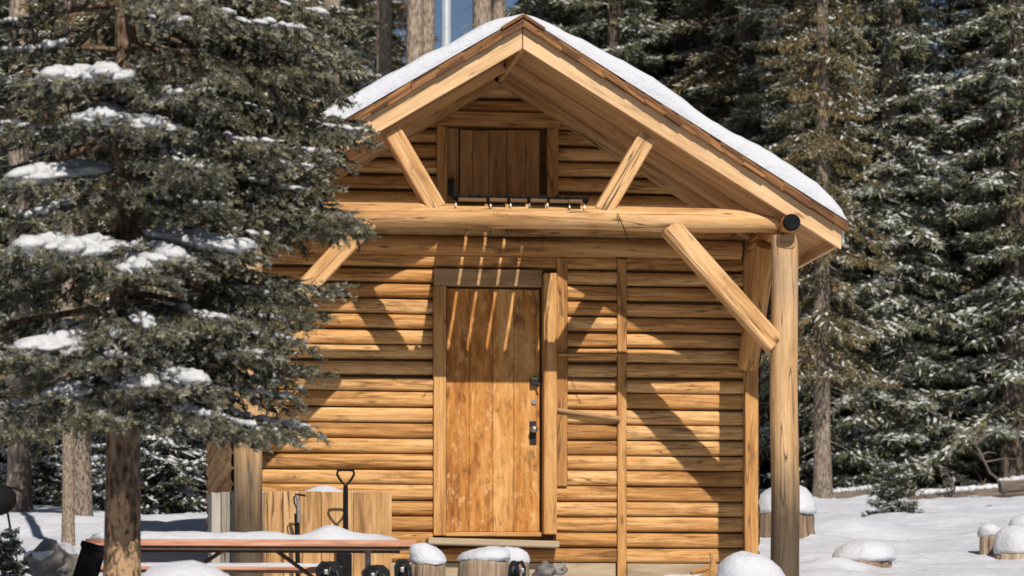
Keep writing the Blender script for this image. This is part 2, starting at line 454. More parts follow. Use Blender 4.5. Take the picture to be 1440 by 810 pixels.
M['gap'] = wood('dark_gap', (0.08, 0.045, 0.02), (0.14, 0.078, 0.035), (0.2, 0.115, 0.055), grain=20, stain=0, knots=0, cracks=0)  # backing darkened to paint shade between logs; also colours the loft boards
M['snow'] = snow_mat('snow')
M['snow_soft'] = snow_mat('bough_snow', (0.62, 0.63, 0.66), 60)
M['snow_far'] = snow_mat('frosted_snow', (0.58, 0.59, 0.57), 40)
M['ground'] = ground_mat()
M['bark_front'] = bark('spruce_bark', (0.05, 0.032, 0.022), (0.14, 0.092, 0.062), (0.30, 0.215, 0.15), 14, ((0.50, 0.32, 0.18), 0.5))
M['bark_grey'] = bark('grey_bark', (0.05, 0.04, 0.032), (0.19, 0.15, 0.12), (0.34, 0.275, 0.22), 12)
M['bark_pale'] = bark('pale_bark', (0.13, 0.10, 0.078), (0.25, 0.195, 0.15), (0.42, 0.335, 0.265), 12)
M['bark_rust'] = bark('rust_bark', (0.15, 0.08, 0.045), (0.33, 0.20, 0.12), (0.50, 0.35, 0.23), 6)
M['bark_dark'] = bark('dark_bark', (0.03, 0.024, 0.02), (0.085, 0.065, 0.052), (0.17, 0.13, 0.105), 8)
M['needles_front'] = foliage('front_needles', (0.032, 0.037, 0.028), (0.19, 0.175, 0.105), (0.38, 0.335, 0.20), (0.56, 0.56, 0.54))
M['needles_a'] = foliage('spruce_needles', (0.02, 0.03, 0.019), (0.115, 0.122, 0.066), (0.25, 0.225, 0.12), (0.50, 0.51, 0.46))
M['needles_b'] = foliage('olive_needles', (0.04, 0.034, 0.014), (0.15, 0.115, 0.048), (0.28, 0.205, 0.09), (0.46, 0.42, 0.34))
M['needles_c'] = foliage('young_needles', (0.018, 0.024, 0.014), (0.062, 0.068, 0.036), (0.12, 0.115, 0.06), (0.5, 0.51, 0.48))
M['black'] = plain('black_plastic', (0.010, 0.010, 0.011), 0.85, spec=0.12)
M['black_cloth'] = plain('black_cloth', (0.014, 0.014, 0.016), 0.9, spec=0.2)
M['steel'] = plain('galvanised_steel', (0.72, 0.74, 0.76), 0.32, 0.55, var=0.06)
M['steel_dull'] = plain('dull_steel', (0.34, 0.33, 0.31), 0.45, 1.0, var=0.3)
M['brown_steel'] = plain('brown_steel', (0.09, 0.06, 0.045), 0.6, 0.3)
M['iron'] = plain('dark_iron', (0.03, 0.03, 0.03), 0.45, 0.6)
M['white'] = plain('white_glass', (0.8, 0.8, 0.78), 0.3)
M['rock'] = plain('rock', (0.19, 0.175, 0.16), 0.9, sc=6, var=0.5)
M['ice'] = plain('ice', (0.75, 0.80, 0.86), 0.15)
M['deadwood'] = wood('dead_wood', (0.05, 0.038, 0.028), (0.13, 0.10, 0.078), (0.25, 0.205, 0.165), grain=18, stain=0.3, knots=0, cracks=0.6)

# ------------------------------------------------------------------ ground
m_ = P(255, 800, 15.0); BUMPS.append((m_.x, 15.0, 0.62, 0.47, 0.6))          # drift in front of the spruce
q_ = P(60, 760, 27.0); BUMPS.append((q_.x, 27.0, 0.10, 0.8, 1.2))
q_ = P(150, 700, 33.5); BUMPS.append((q_.x, 33.5, 0.16, 2.2, 1.6))
q_ = P(1100, 720, 32.0); BUMPS.append((q_.x + .5, 31.6, 0.16, 0.6, 0.9))
q_ = P(1170, 790, 25.6); BUMPS.append((q_.x, 25.6, 0.05, 0.3, 0.4))
def axis_pts(a, b, fine0, fine1, df, dc):
    out = list(np.arange(fine0, fine1, df)); 
    x = fine0; st = df
    while x > a: st = min(st * 1.25, dc); x -= st; out.insert(0, x)
    x = out[-1]; st = df
    while x < b: st = min(st * 1.25, dc); x += st; out.append(x)
    return np.array(out)
gx = axis_pts(-400, 420, -3, 15, 0.1, 30); gy = axis_pts(-30, 600, 13, 42, 0.1, 30)
GX, GY = np.meshgrid(gx, gy)
GZ = ground(GX, GY)
fine = np.zeros_like(GZ)
for i in range(GX.shape[0]):
    for j in range(GX.shape[1]):
        if -5 < GX[i, j] < 19 and 13 < GY[i, j] < 49:
            p = (GX[i, j] * 0.9, GY[i, j] * 0.9, 0)
            fine[i, j] = 0.06 * mnoise.noise(p) + 0.035 * mnoise.noise((p[0] * 3, p[1] * 3, 4)) + 0.02 * mnoise.noise((p[0] * 8, p[1] * 8, 4))
GZ = GZ + fine
def make_grid(name, X, Y, Z, mat):
    h, w = X.shape
    me = bpy.data.meshes.new(name)
    vs = np.stack([X, Y, Z], -1).reshape(-1, 3)
    idx = np.arange(h * w).reshape(h, w)
    fs = np.stack([idx[:-1, :-1], idx[:-1, 1:], idx[1:, 1:], idx[1:, :-1]], -1).reshape(-1, 4)
    me.from_pydata(vs.tolist(), [], fs.tolist())
    me.polygons.foreach_set('use_smooth', [True] * len(me.polygons))
    me.materials.append(mat); me.update()
    o = bpy.data.objects.new(name, me); COL.objects.link(o); return o
go = make_grid('snow_ground', GX, GY, GZ, M['ground'])
go['kind'] = 'structure'

def gz(x, y): return float(ground(x, y))

# ------------------------------------------------------------------ the cabin
YW = 24.0; YP = 22.75; YF = 22.58; YB = 30.2
XC = 3.047; XL = 1.0; XR = 5.09
SL = 0.60
Zr = 4.568 + EYE          # top of the fascia at the ridge, front plane
def roofz(x, off=0.0): return Zr - SL * abs(x - XC) + off
def wx(px, py=500): return P(px, py, YW).x
def wz(py, px=740): return P(px, py, YW).z
cabin = thing('log_cabin', 'small honey coloured log cabin with steep snow covered gable roof', 'cabin', (XC, 27.0, gz(XC, 24)))

ROW = 0.1222
ZB = wz(792, 900)          # bottom of the lowest log
def siding_row(mb, a, b, z, r, along='x', y=YW, sgn=-1, tint=None, depth=0.044):
    """one half-round log from a to b at height z (its bottom), bulging towards sgn"""
    n = 7; seg = max(2, int(abs(b - a) / 0.22))
    sx = random.uniform(0, 99); t_ = random.random() if tint is None else tint
    rows = []; us = []
    for i in range(seg + 1):
        u = a + (b - a) * i / seg; row = []
        for j in range(n):
            th = -math.pi / 2 + math.pi * j / (n - 1)
            k = 1 + 0.10 * mnoise.noise((sx, u * 1.2, j * 0.3))
            dz = 0.007 * mnoise.noise((sx + 7, u * 1.0, 0))
            off = depth * k * (1.0 if z < wz(560) else 1.2) * (max(math.cos(th), 0) ** 0.42)
            zz = z + r + math.sin(th) * r * (0.955 if z < wz(560) else 0.885) + dz
            row.append((u, y + sgn * off, zz) if along == 'x' else (y + sgn * off, u, zz))
        rows.append(row); us.append(u)
    if (along == 'x') != (sgn < 0): rows = [r_[::-1] for r_ in rows]
    vs = [j * 0.03 for j in range(n)]
    mb.grid(rows, us, vs, t_, True, False, random.uniform(0, 60), random.uniform(0, 60))

# backing sheet and front logs
door_x0, door_x1 = wx(608), wx(781); door_z0, door_z1 = wz(770), wz(385)
hat_x0, hat_x1 = wx(613, 230), wx(784, 230); hat_z0, hat_z1 = wz(298), wz(160)
bk = MB()
gable_top = roofz(XC, -0.14)
def front_backing(y):
    pts = [(XL, y, ZB - .25), (XR, y, ZB - .25), (XR, y, roofz(XR, -.16)), (XC, y, gable_top), (XL, y, roofz(XL, -.16))]
    bk.face(pts, [(p[0], p[2]) for p in pts], 0.2)
front_backing(YW + 0.012)
fw = MB()
z = ZB; r = ROW / 2; k = 0
while z < gable_top - 0.1:
    zt = z + ROW
    half = (Zr - 0.16 - z - ROW * .25) / SL
    a, b = max(XL, XC - half - .02), min(XR, XC + half + .02)
    segs = [(a, b)]
    def cut(segs, x0, x1):
        out = []
        for s0, s1 in segs:
            if x1 <= s0 or x0 >= s1: out.append((s0, s1)); continue
            if x0 > s0: out.append((s0, x0))
            if x1 < s1: out.append((x1, s1))
        return out
    zm = z + r
    if door_z0 < zm < door_z1: segs = cut(segs, door_x0, door_x1)
    if hat_z0 < zm < hat_z1: segs = cut(segs, hat_x0, hat_x1)
    if zm < door_z1 + .05 and zm > wz(682): segs = cut(segs, wx(780), wx(797))
    segs = cut(segs, wx(866), wx(880)) if zm < wz(362) else segs
    if wz(363) < zm < wz(336): segs = []
    for s0, s1 in segs:
        if s1 - s0 > 0.03:
            siding_row(fw, s0, s1, z + random.uniform(-.003, .003), r + random.uniform(-.002, .003))
    z += ROW; k += 1
o = bk.build('wall_backing', M['gap'], cabin)
fw.build('log_wall', M['log'], cabin)
# side and back walls
for X, sg in ((XL - .02, -1), (XR + .02, 1)):
    sw = MB(); z = ZB
    pts = [(X - sg * .012, YW, ZB - .3), (X - sg * .012, YB, ZB - .3), (X - sg * .012, YB, roofz(X, -.16)), (X - sg * .012, YW, roofz(X, -.16))]
    sw.face(pts, [(p[1], p[2]) for p in pts], 0.2)
    while z < roofz(X, -.25):
        siding_row(sw, YW, YB, z, r, 'y', X, sg); z += ROW
    sw.build('log_wall', M['log'], cabin)
bw_ = MB()
pts = [(XL, YB, ZB - .3), (XL, YB, roofz(XL, -.16)), (XC, YB, gable_top), (XR, YB, roofz(XR, -.16)), (XR, YB, ZB - .3)]
bw_.face(pts, [(p[0], p[2]) for p in pts], 0.3); z = ZB
while z < gable_top - .15:
    half = (Zr - 0.16 - z - ROW) / SL
    siding_row(bw_, max(XL, XC - half), min(XR, XC + half), z, r, 'x', YB + .012, 1); z += ROW
bw_.build('log_wall', M['log'], cabin)
# base board
b_ = MB(); b_.box(XL, wx(865), YW - .03, YW, ZB - .22, ZB - .002); b_.box(wx(881), XR - .06, YW - .032, YW, ZB - .22, ZB - .004)
b_.build('base_board', M['base'], cabin, .004)
# plate beam above the door
b_ = MB(); b_.log((XL + .06, YW - .035, wz(348.5)), (XR - .1, YW - .035, wz(348.5)), .085, .08, 16, 14, .05, 0.35, squash=0.93)
b_.build('plate_log', M['trim'], cabin)
# corner posts
for x in (XL + .02, XR - .02):
    for y in (YW, YB):
        b_ = MB(); b_.box(x - .06, x + .06, y - .065, y + .065, ZB - .5, roofz(x, -.17), 'z', 0.45)
        b_.build('corner_post', M['trim'], cabin, .012)
# battens
b_ = MB(); b_.box(wx(866) + .004, wx(880) - .004, YW - .062, YW + .01, ZB - .3, wz(363), 'z', 0.25); b_.build('batten', M['trim'], cabin, .006)
b_ = MB(); b_.box(wx(781) + .003, wx(797) - .004, YW - .066, YW + .01, wz(684), wz(363), 'z', 0.15); b_.build('batten', M['trim'], cabin, .006)
b_ = MB(); b_.log(P(783, 577, YW - .075), P(872, 590, YW - .08), .022, .026, 10, 8, .35, 0.2, squash=.8, rough=.3); b_.build('stick_rail', M['trim_grey'], cabin)
b_ = MB(); b_.log(P(783, 498, YW - .075), P(883, 499, YW - .075), .016, .014, 10, 8, .2, 0.15, squash=.8, rough=.3); b_.build('stick_rail', M['trim'], cabin)
# door frame
b_ = MB()
b_.box(wx(608) + .002, wx(626), YW - .075, YW + .02, wz(754), wz(405), 'z', 0.55)
b_.build('jamb', M['trim'], cabin, .006)
b_ = MB(); b_.box(wx(761.5), wx(780), YW - .13, YW + .02, wz(752), wz(386), 'z', 0.62); b_.build('jamb', M['trim'], cabin, .008)
b_ = MB(); b_.box(wx(608) + .004, wx(761) - .002, YW - .085, YW + .02, wz(404.5), wz(381), 'x', 0.35); b_.build('lintel', M['trim_grey'], cabin, .006)
b_ = MB(); b_.beam(P(600, 761, YW - .12), P(784, 766, YW - .12), .24, .052, tint=.55); b_.build('doorstep', M['base'], cabin, .01)
b_ = MB(); b_.box(wx(626), wx(761), YW - .05, YW + .01, wz(754.5), wz(748.5), 'x', 0.8); b_.build('sill', M['trim'], cabin, .004)
# door
d_ = MB()
xs = [627, 659, 692.5, 722, 758]; tn = [0.30, 0.18, 0.82, 0.62]
for i in range(4):
    d_.box(wx(xs[i]) + .0012, wx(xs[i + 1]) - .0012, YW - .03 - .002 * (i % 2), YW + .02, wz(748), wz(408), 'z', tn[i])
door = d_.build('door', M['door'], cabin, .003)
h_ = MB(); q = P(749.5, 608, YW - .036)
h_.box(q.x - .027, q.x + .027, q.y - .008, q.y + .004, q.z - .095, q.z + .09)
h_.build('lock_plate', M['iron'], door, .004)
h_ = MB(); q = P(750, 604, YW - .05)
h_.tube([(q.x, q.y + .012, q.z), (q.x, q.y - .03, q.z)], .012); h_.blob((q.x, q.y - .045, q.z), .03, .028, .03, seed=2, rough=.02)
h_.build('door_knob', M['steel_dull'], door)
h_ = MB(); q = P(751, 565, YW - .04); h_.tube([(q.x, q.y + .02, q.z), (q.x, q.y - .006, q.z)], .02, 14); h_.build('deadbolt', M['steel_dull'], door)
h_ = MB(); q = P(751, 537, YW - .05); h_.box(q.x - .03, q.x + .035, q.y - .03, q.y + .02, q.z - .03, q.z + .03); h_.tube([(q.x + .02, q.y - .03, q.z - .02), (q.x + .045, q.y - .05, q.z - .05)], .008)
h_.build('latch_box', M['iron'], door, .008)
# loft hatch
b_ = MB(); b_.box(wx(613, 230) + .003, wx(628, 230), YW - .07, YW + .02, wz(297), wz(181), 'z', .5); b_.build('hatch_frame', M['trim'], cabin, .005)
b_ = MB(); b_.box(wx(768, 230), wx(784, 230) - .003, YW - .07, YW + .02, wz(297), wz(181), 'z', .5); b_.build('hatch_frame', M['trim'], cabin, .005)
b_ = MB(); b_.box(wx(611, 170), wx(786, 170), YW - .082, YW + .02, wz(180.5), wz(161), 'x', .55); b_.build('hatch_frame', M['trim'], cabin, .005)
d_ = MB(); xs = [646, 664, 686, 712, 738, 758]
d_.box(wx(629, 230), wx(645, 230) - .002, YW - .012, YW + .02, wz(297), wz(183), 'z', .95)
for i in range(5):
    d_.box(wx(xs[i], 230) + .0015, wx(xs[i + 1], 230) - .0015, YW - .034 - .003 * (i % 2), YW + .02, wz(297), wz(184 + random.uniform(0, 3)), 'z', random.uniform(.2, .6))
hatch = d_.build('loft_hatch', M['hatch'], cabin, .003)
h_ = MB(); q = P(634, 255, YW - .03); h_.box(q.x - .02, q.x + .02, q.y - .012, q.y + .01, q.z - .11, q.z + .02); h_.blob((q.x + .006, q.y - .03, q.z), .02, .02, .022, seed=1, rough=.05)
h_.build('hatch_latch', M['iron'], hatch)

# porch: posts, tie beam, braces, purlins
for i, sx in enumerate((-1, 1)):
    x = XC + sx * 2.031
    b_ = MB(); zt = P(1103, 332, YP).z
    b_.log((x, YP, gz(x, YP) - .3), (x, YP, zt), .112, .1, 20, 24, .06, 0.6, rough=.05)
    post = b_.build('post', M['post'], cabin)
    # saddle cut where the purlin rests
    c_ = MB(); q = P(1104, 338, YP - .1)
    c_.log((x + .005, YP - .105, zt - .05), (x + .005, YP - .07, zt - .05), .062, .066, 16, 1, 0, .05, squash=.95)
    c_.build('saddle_notch', M['trim_grey'], post)
zbm = P(800, 306, YP).z
b_ = MB()
# peeled log tie beam with hewn, tapering ends
pts = []; L0, L1 = XC - 1.97, XC + 1.97; seg = 26; n = 18; rows = []; us = []
for i in range(seg + 1):
    t = i / seg; x = L0 + (L1 - L0) * t
    e = min(t, 1 - t) * (L1 - L0)
    rr = 0.09 * (1 + 0.12 * mnoise.noise((x * 1.1, 3, 0)))
    top = 1.0 if e > .35 else 0.35 + 0.65 * (e / .35) ** .8
    zc = zbm + .012 * mnoise.noise((x * .8, 9, 9))
    row = []
    for j in range(n):
        th = 2 * math.pi * j / n
        sy = math.cos(th) * rr; szv = math.sin(th) * rr
        if szv > 0: szv *= top
        row.append((x, YP + sy * (0.6 + .4 * top), zc + szv * (1 + .05 * mnoise.noise((x * 2, th, 0)))))
    rows.append(row[::-1]); us.append(x)
b_.grid(rows, us, [j * .035 for j in range(n + 1)], .45, True, True, 3, 8)
b_.face(rows[0][::-1], [(p[1], p[2]) for p in rows[0][::-1]], .4); b_.face(rows[-1], [(p[1], p[2]) for p in rows[-1]], .4)
b_.build('tie_beam', M['timber'], cabin)
# lower braces (post to beam)
pt, pb = P(940, 318, YP), P(1090, 486, YP)
for sx in (-1, 1):
    b_ = MB()
    f = lambda p: Vector((XC + sx * (p.x - XC), YP - .004 * sx, p.z))
    b_.beam(f(pt), f(pb), .15, .165, (0, 1, 0), .72 if sx > 0 else .55)
    b_.build('brace', M['timber'], cabin, .018)
# upper braces (beam to rafters)
pt, pb = P(910, 192, YP), P(846, 300, YP)
for sx in (-1, 1):
    b_ = MB()
    f = lambda p: Vector((XC + sx * (p.x - XC), YP, p.z))
    b_.beam(f(pb), f(pt), .14, .15, (0, 1, 0), .7 if sx > 0 else .5)
    b_.build('brace', M['timber'], cabin, .015)
# purlins with black painted ends
for sx in (-1, 1):
    x = XC + sx * 2.036; zp = P(1115, 312, YF - .07).z
    b_ = MB(); b_.log((x, YF - .03, zp), (x, YB + .2, zp), .066, .07, 16, 14, .04, .4); pl = b_.build('purlin', M['trim'], cabin)
    c_ = MB(); c_.log((x, YF - .075, zp), (x, YF - .028, zp), .061, .0675, 18, 1, 0, .5); c_.build('end_cap', M['black'], pl, .006)
    # brace from the wall corner forward to the purlin
    b_ = MB(); b_.log((x - sx * .05, YW - .1, P(1052, 516, YW).z), (x - sx * .03, YW - .72, zp - .07), .085, .085, 16, 6, .05, .4)
    b_.build('brace', M['trim'], cabin)

# roof
roof_o = MB()
EX = 2.437     # half span at the eaves
def slope_pt(sx, d, y, off):       # d = horizontal distance from the ridge
    return Vector((XC + sx * d, y, Zr - SL * d + off))
cs = 1 / math.sqrt(1 + SL * SL)
for sx in (-1, 1):
    # deck of boards running down the slope
    y0 = YF + .04; nb = int((YB + .35 - y0) / 0.21)
    for i in range(nb):
        a = y0 + i * .21
        p0 = slope_pt(sx, 0.0, a + .105, -.055); p1 = slope_pt(sx, EX - .03, a + .105, -.055)
        d = p1 - p0
        nrm = Vector((sx * SL * cs, 0, cs))
        roof_o.obox((p0 + p1) / 2, d / 2, Vector((0, .1035, 0)), nrm * .018, random.uniform(.2, .8))
roof = roof_o.build('roof', M['soffit'], cabin)
for sx in (-1, 1):
    # barge boards
    for y, nm in ((YF, 'fascia'), (YB + .33, 'fascia')):
        b_ = MB(); tint = .62; lo = slope_pt(sx, EX, y, 0)
        H = .160
        poly = [slope_pt(sx, 0.003, y, 0), slope_pt(sx, EX, y, 0), slope_pt(sx, EX - .008, y, -H), slope_pt(sx, 0.003, y, -H)]
        back = [p + Vector((0, .038, 0)) for p in poly]
        uvf = lambda p: ((p - poly[0]).dot(Vector((sx * cs, 0, -SL * cs))) + 7 * sx, (p - poly[0]).dot(Vector((sx * SL * cs, 0, cs))))
        ff = poly if sx < 0 else poly[::-1]; bb = back[::-1] if sx < 0 else back
        b_.face(ff, [uvf(p) for p in ff], tint); b_.face(bb, [uvf(p) for p in bb], tint)
        for i in range(4):
            q4 = [poly[i], poly[(i + 1) % 4], back[(i + 1) % 4], back[i]]
            if sx < 0: q4 = q4[::-1]
            b_.face(q4, [(uvf(p)[0], uvf(p)[1] + p.y * 1.0) for p in q4], tint)
        b_.build(nm, M['fascia'], roof, .004)
    # eave board
    b_ = MB(); p = slope_pt(sx, EX - .03, 0, -.03)
    b_.box(p.x - .016, p.x + .016, YF + .04, YB + .33, p.z - .12, p.z, 'y', .5); b_.build('eave_board', M['fascia'], roof, .004)
    # inner rafters under the boards and the trim on the wall
    for y, w, hh, mt in ((YW - .075, .05, .10, 'timber'), (YW - .55, .05, .07, 'soffit')):
        b_ = MB(); p0 = slope_pt(sx, -.03 if sx > 0 else .0, y, -.085 - hh / 2); p1 = slope_pt(sx, EX - .22, y, -.085 - hh / 2)
        b_.beam(p0, p1, w, hh, (0, 0, 1), .45); b_.build('rafter', M[mt], roof, .005)
    # shingles: butts stepping up behind a ragged front edge
    b_ = MB(); d = 0.0; i = 0
    while d < EX + .02:
        w = min(random.uniform(.10, .2), EX + .04 - d)
        for layer in range(3):
            yv = YF - .02 - random.uniform(0, .02) - .014 * (2 - layer)
            p0 = slope_pt(sx, max(d - .02, 0), 0, .012 + .024 * layer + random.uniform(-.004, .004)); p1 = slope_pt(sx, d + w - .004, 0, .004 + .024 * layer + random.uniform(-.004, .004))
            dd = p1 - p0; nrm = Vector((sx * SL * cs, 0, cs))
            b_.obox((p0 + p1) / 2 + Vector((0, (yv + YB + .36) / 2, 0)), dd / 2, Vector((0, (YB + .36 - yv) / 2, 0)), nrm * .011, random.random())
        d += w
    b_.build('shingles', M['shingle'], roof)
# ridge board
b_ = MB(); b_.box(XC - .018, XC + .018, YF + .06, YB + .3, Zr - .175, Zr - .075, 'y', .4); b_.build('ridge_board', M['soffit'], roof, .003)
# ridge cap
b_ = MB()
for sx in (-1, 1):
    p0 = slope_pt(sx, 0, 0, .08); p1 = slope_pt(sx, .16, 0, .075); dd = p1 - p0; nrm = Vector((sx * SL * cs, 0, cs))
    b_.obox((p0 + p1) / 2 + Vector((0, (YF - .05 + YB + .37) / 2, 0)), dd / 2, Vector((0, (YB + .37 - YF + .05) / 2, 0)), nrm * .011, .3)
b_.build('ridge_cap', M['shingle'], roof)
# snow on the roof: one thick sheet over both slopes
def snow_prof(y, k):
    low, top = [], []
    n = 110
    for i in range(n + 1):
        s_ = -1 + 2 * i / n
        d = s_ * (EX + .035); ad = abs(d)
        zb = Zr - SL * ad + .078
        th = .065 + .10 * min(1, ad / .9) + .045 * mnoise.noise((d * 1.7, y * 1.1, 2)) + .018 * mnoise.noise((d * 5, y * 4, 2)) + .007 * mnoise.noise((d * 14, y * 9, 2))
        e = (EX + .035 - ad)
        th *= min(1, max(0.0, e / .22) ** .5)
        th *= k
        zt = zb + th
        if ad < .25: zt -= .045 * (1 - ad / .25) ** 2 * k
        low.append((XC + d, y, zb)); top.append((XC + d, y, zt))
    return low, top
b_ = MB(); ys = [YF - .03, YF - .025, YF - .01, YF + .02, YF + .08] + list(np.arange(YF + .2, YB + .3, .3)) + [YB + .34]
ks = [.25, .6, .85, .96, 1.0] + [1] * (len(ys) - 5); ks[-1] = .5
rows = []
for y, k in zip(ys, ks):
    low, top = snow_prof(y, k); rows.append(top)
b_.grid([r_ for r_ in rows], ys, [i * .1 for i in range(len(rows[0]))], .5, True)
low, top = snow_prof(ys[0], ks[0]); b_.grid([low, top], [0, .1], [i * .1 for i in range(len(low))], .5, True)
b_.build('snow_cover', M['snow'], roof)
# icicles at the right eave
for dx, L in ((0, .12), (-.02, .06)):
    q = slope_pt(1, EX + .01 + dx, YF + .02 + abs(dx) * 5, -.0)
    b_ = MB(); b_.tube([q, q - Vector((0, 0, L * .5)), q - Vector((0, 0, L))], [.012, .007, .001], 8); b_.build('icicle', M['ice'], roof)
# stovepipe
b_ = MB(); q = P(627.5, 60, 26.2)
b_.tube([(q.x, 26.2, q.z - .5), (q.x, 26.2, q.z + 1.2)], .042, 20)
for zz in (q.z + .12, ): b_.tube([(q.x, 26.2, zz), (q.x, 26.2, zz + .012)], .0445, 20)
pipe = b_.build('stovepipe', M['steel'], cabin)
b_ = MB(); b_.lathe((q.x, 26.2, q.z + 1.2), [(.045, 0), (.085, .03), (.085, .05), (.02, .1)], 20); b_.build('pipe_cap', M['steel'], pipe)

# loft boards lying on the beam, with the narrow gaps that let the light through
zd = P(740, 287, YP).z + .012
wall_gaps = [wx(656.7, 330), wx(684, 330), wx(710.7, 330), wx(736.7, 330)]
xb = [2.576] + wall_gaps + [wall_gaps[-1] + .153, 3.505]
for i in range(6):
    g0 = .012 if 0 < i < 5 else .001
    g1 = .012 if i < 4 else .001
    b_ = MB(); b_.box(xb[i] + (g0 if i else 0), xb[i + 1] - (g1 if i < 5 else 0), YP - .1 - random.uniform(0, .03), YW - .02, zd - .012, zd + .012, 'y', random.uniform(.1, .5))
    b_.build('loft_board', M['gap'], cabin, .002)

# string of lights lying along the beam
q0 = P(740, 285, YP - .06)
sl = thing('string_lights', 'black cable of small white lights lying along the top of the porch beam', 'string lights', (q0.x, YP - .06, zd))
b_ = MB(); pts = []
for i in range(90):
    t = i / 89; x = P(636 + 190 * t, 290, YP).x
    pts.append((x, YP - .06 + .03 * mnoise.noise((t * 30, 0, 0)), zd + .028 + .026 * mnoise.noise((t * 24, 5, 0))))
b_.tube(pts, .013, 6)
pts2 = [(p[0], p[1] + .05, p[2] - .008 + .02 * math.sin(i * 1.7)) for i, p in enumerate(pts)]
b_.tube(pts2, .012, 6)
b_.build('cable', M['black'], sl)
for px in (641, 690, 718, 745, 770, 801, 822):
    b_ = MB(); q = P(px, 290 + random.uniform(-2, 2), YP - .09); b_.blob(q, .007, .007, .016, seed=px, rough=.1); b_.build('bulb', M['white'], sl)
for a in ((868, 300, 885, 342), (690, 322, 684, 333), (712, 323, 716, 336), (656, 322, 650, 331)):
    b_ = MB(); p0 = P(a[0], a[1], YP - .11); p1 = P(a[2], a[3], YP - .1); b_.tube([p0, (p0 + p1) / 2 + Vector((.01, 0, -.01)), p1], .004, 6); b_.build('loose_wire', M['black'], sl)

# ------------------------------------------------------------------ wood box by the porch post
x0, x1 = P(297, 740, 22.95).x, P(551, 740, 22.95).x
zt = P(450, 691, 22.95).z; g = gz((x0 + x1) / 2, 23)
wb = thing('plank_box', 'low box of upright planks, honey coloured, its left end greyed to paint in shade', 'wood box', ((x0 + x1) / 2, 23.2, g))
edges = [297, 311, 324, 347, 371, 398, 421, 452, 497, 551]
for i in range(len(edges) - 1):
    grey = edges[i] < 365  # left planks coloured grey to paint in the shade there
    b_ = MB(); b_.box(P(edges[i], 740, 22.95).x + .002, P(edges[i + 1], 740, 22.95).x - .002, 22.95 - .012 - random.uniform(0, .012), 22.975, g - .15, zt - random.uniform(0, .012) + (.0 if not grey else -.005), 'z', .95 if i == 0 else random.uniform(.2, .8))  # corner plank tinted pale to paint the sunlight on it
    b_.build('plank', M['boxshade'] if grey else M['boxwood'], wb, .003)
b_ = MB(); b_.box(x0, x0 + .03, 22.977, 23.72, g - .15, zt - .01, 'z', .7); b_.box(x1 - .03, x1, 22.977, 23.72, g - .15, zt - .01, 'z', .6)
b_.box(x0 + .032, x1 - .032, 23.69, 23.72, g - .15, zt - .01, 'x', .4); b_.box(x0 + .031, x1 - .031, 22.978, 23.688, zt - .08, zt - .06, 'x', .4)
b_.build('box_side', M['boxshade'], wb, .003)
b_ = MB(); nx, ny = 40, 8; rows = []
for i in range(nx + 1):
    x = x0 + .02 + (x1 - x0 - .04) * i / nx; row = []
    for j in range(ny + 1):
        y = 22.955 + .72 * j / ny
        e = min(i, nx - i) / nx * 8; ee = min(1, min(e, min(j + .0, ny - j) / ny * 5))
        hmp = .06 * math.exp(-((x - P(458, 680, 23).x) / .12) ** 2) + .015 + .012 * mnoise.noise((x * 4, y * 4, 0))
        row.append((x, y, zt - .012 + hmp * max(ee, 0) ** .5))
    rows.append(row[::-1])
b_.grid(rows, list(range(nx + 1)), list(range(ny + 1)), .5, True); b_.build('snow_cover', M['snow'], wb)

# ------------------------------------------------------------------ picnic table
YT = 20.6
q = P(340, 767, YT); tz = q.z
tx0, tx1 = P(120, 767, YT).x, P(588, 767, YT).x
tb = thing('picnic_table', 'long picnic table with red brown planks under a strip of snow', 'picnic table', ((tx0 + tx1) / 2, YT + .36, gz((tx0 + tx1) / 2, YT)))
b_ = MB()
for i in range(4): b_.box(tx0, tx1 - (.0 if i % 2 else .01), YT + i * .185, YT + i * .185 + .18, tz - .005, tz + .04, 'x', random.uniform(.35, .8))
b_.build('tabletop', M['table'], tb, .006)
b_ = MB(); b_.box(tx0 + .05, tx1 - .06, YT + .02, YT + .045, tz - .03, tz - .006, 'x'); b_.box(tx0 + .05, tx1 - .06, YT + .66, YT + .685, tz - .03, tz - .006, 'x'); b_.build('apron', M['brown_steel'], tb)
for yo in (-.42, .95):
    b_ = MB(); bz = P(410, 801, YT + .95).z if yo > 0 else tz - .3
    b_.box(tx0 + .05, tx1 - .45 if yo > 0 else tx1, YT + yo, YT + yo + .24, bz - .02, bz + .02, 'x', .7); bench = b_.build('bench', M['table'], tb, .006)
    c_ = MB(); rows = []
    for i in range(41):
        x = tx0 + .06 + (tx1 - tx0 - .5 if yo > 0 else tx1 - tx0 - .12) * i / 40; row = []
        for j in range(7):
            e = min(1, min(min(i, 40 - i) / 3, min(j, 6 - j) / 1.5)); row.append((x, YT + yo + .01 + .22 * j / 6, bz + .021 + (.025 + .012 * mnoise.noise((x * 3, j * .4, 1))) * e ** .5))
        rows.append(row[::-1])
    c_.grid(rows, list(range(41)), list(range(7)), .5, True); c_.build('snow_cover', M['snow'], bench)
for xx in (P(518, 780, YT + .3).x, P(150, 780, YT + .3).x):
    b_ = MB(); b_.tube([(xx, YT + .34, tz - .01), (xx, YT + .34, gz(xx, YT) - .1)], .022, 10); b_.tube([(xx, YT - .38, tz - .33), (xx, YT + 1.1, tz - .33)], .02, 8); b_.build('leg', M['steel_dull'], tb)
for a, bq in (((318, 771), (275, 800)), ((384, 771), (440, 812))):
    b_ = MB(); b_.tube([P(*a, YT + .34), P(*bq, YT + .34)], .014, 8); b_.build('brace', M['brown_steel'], tb)
b_ = MB(); rows = []; nx, ny = 70, 10
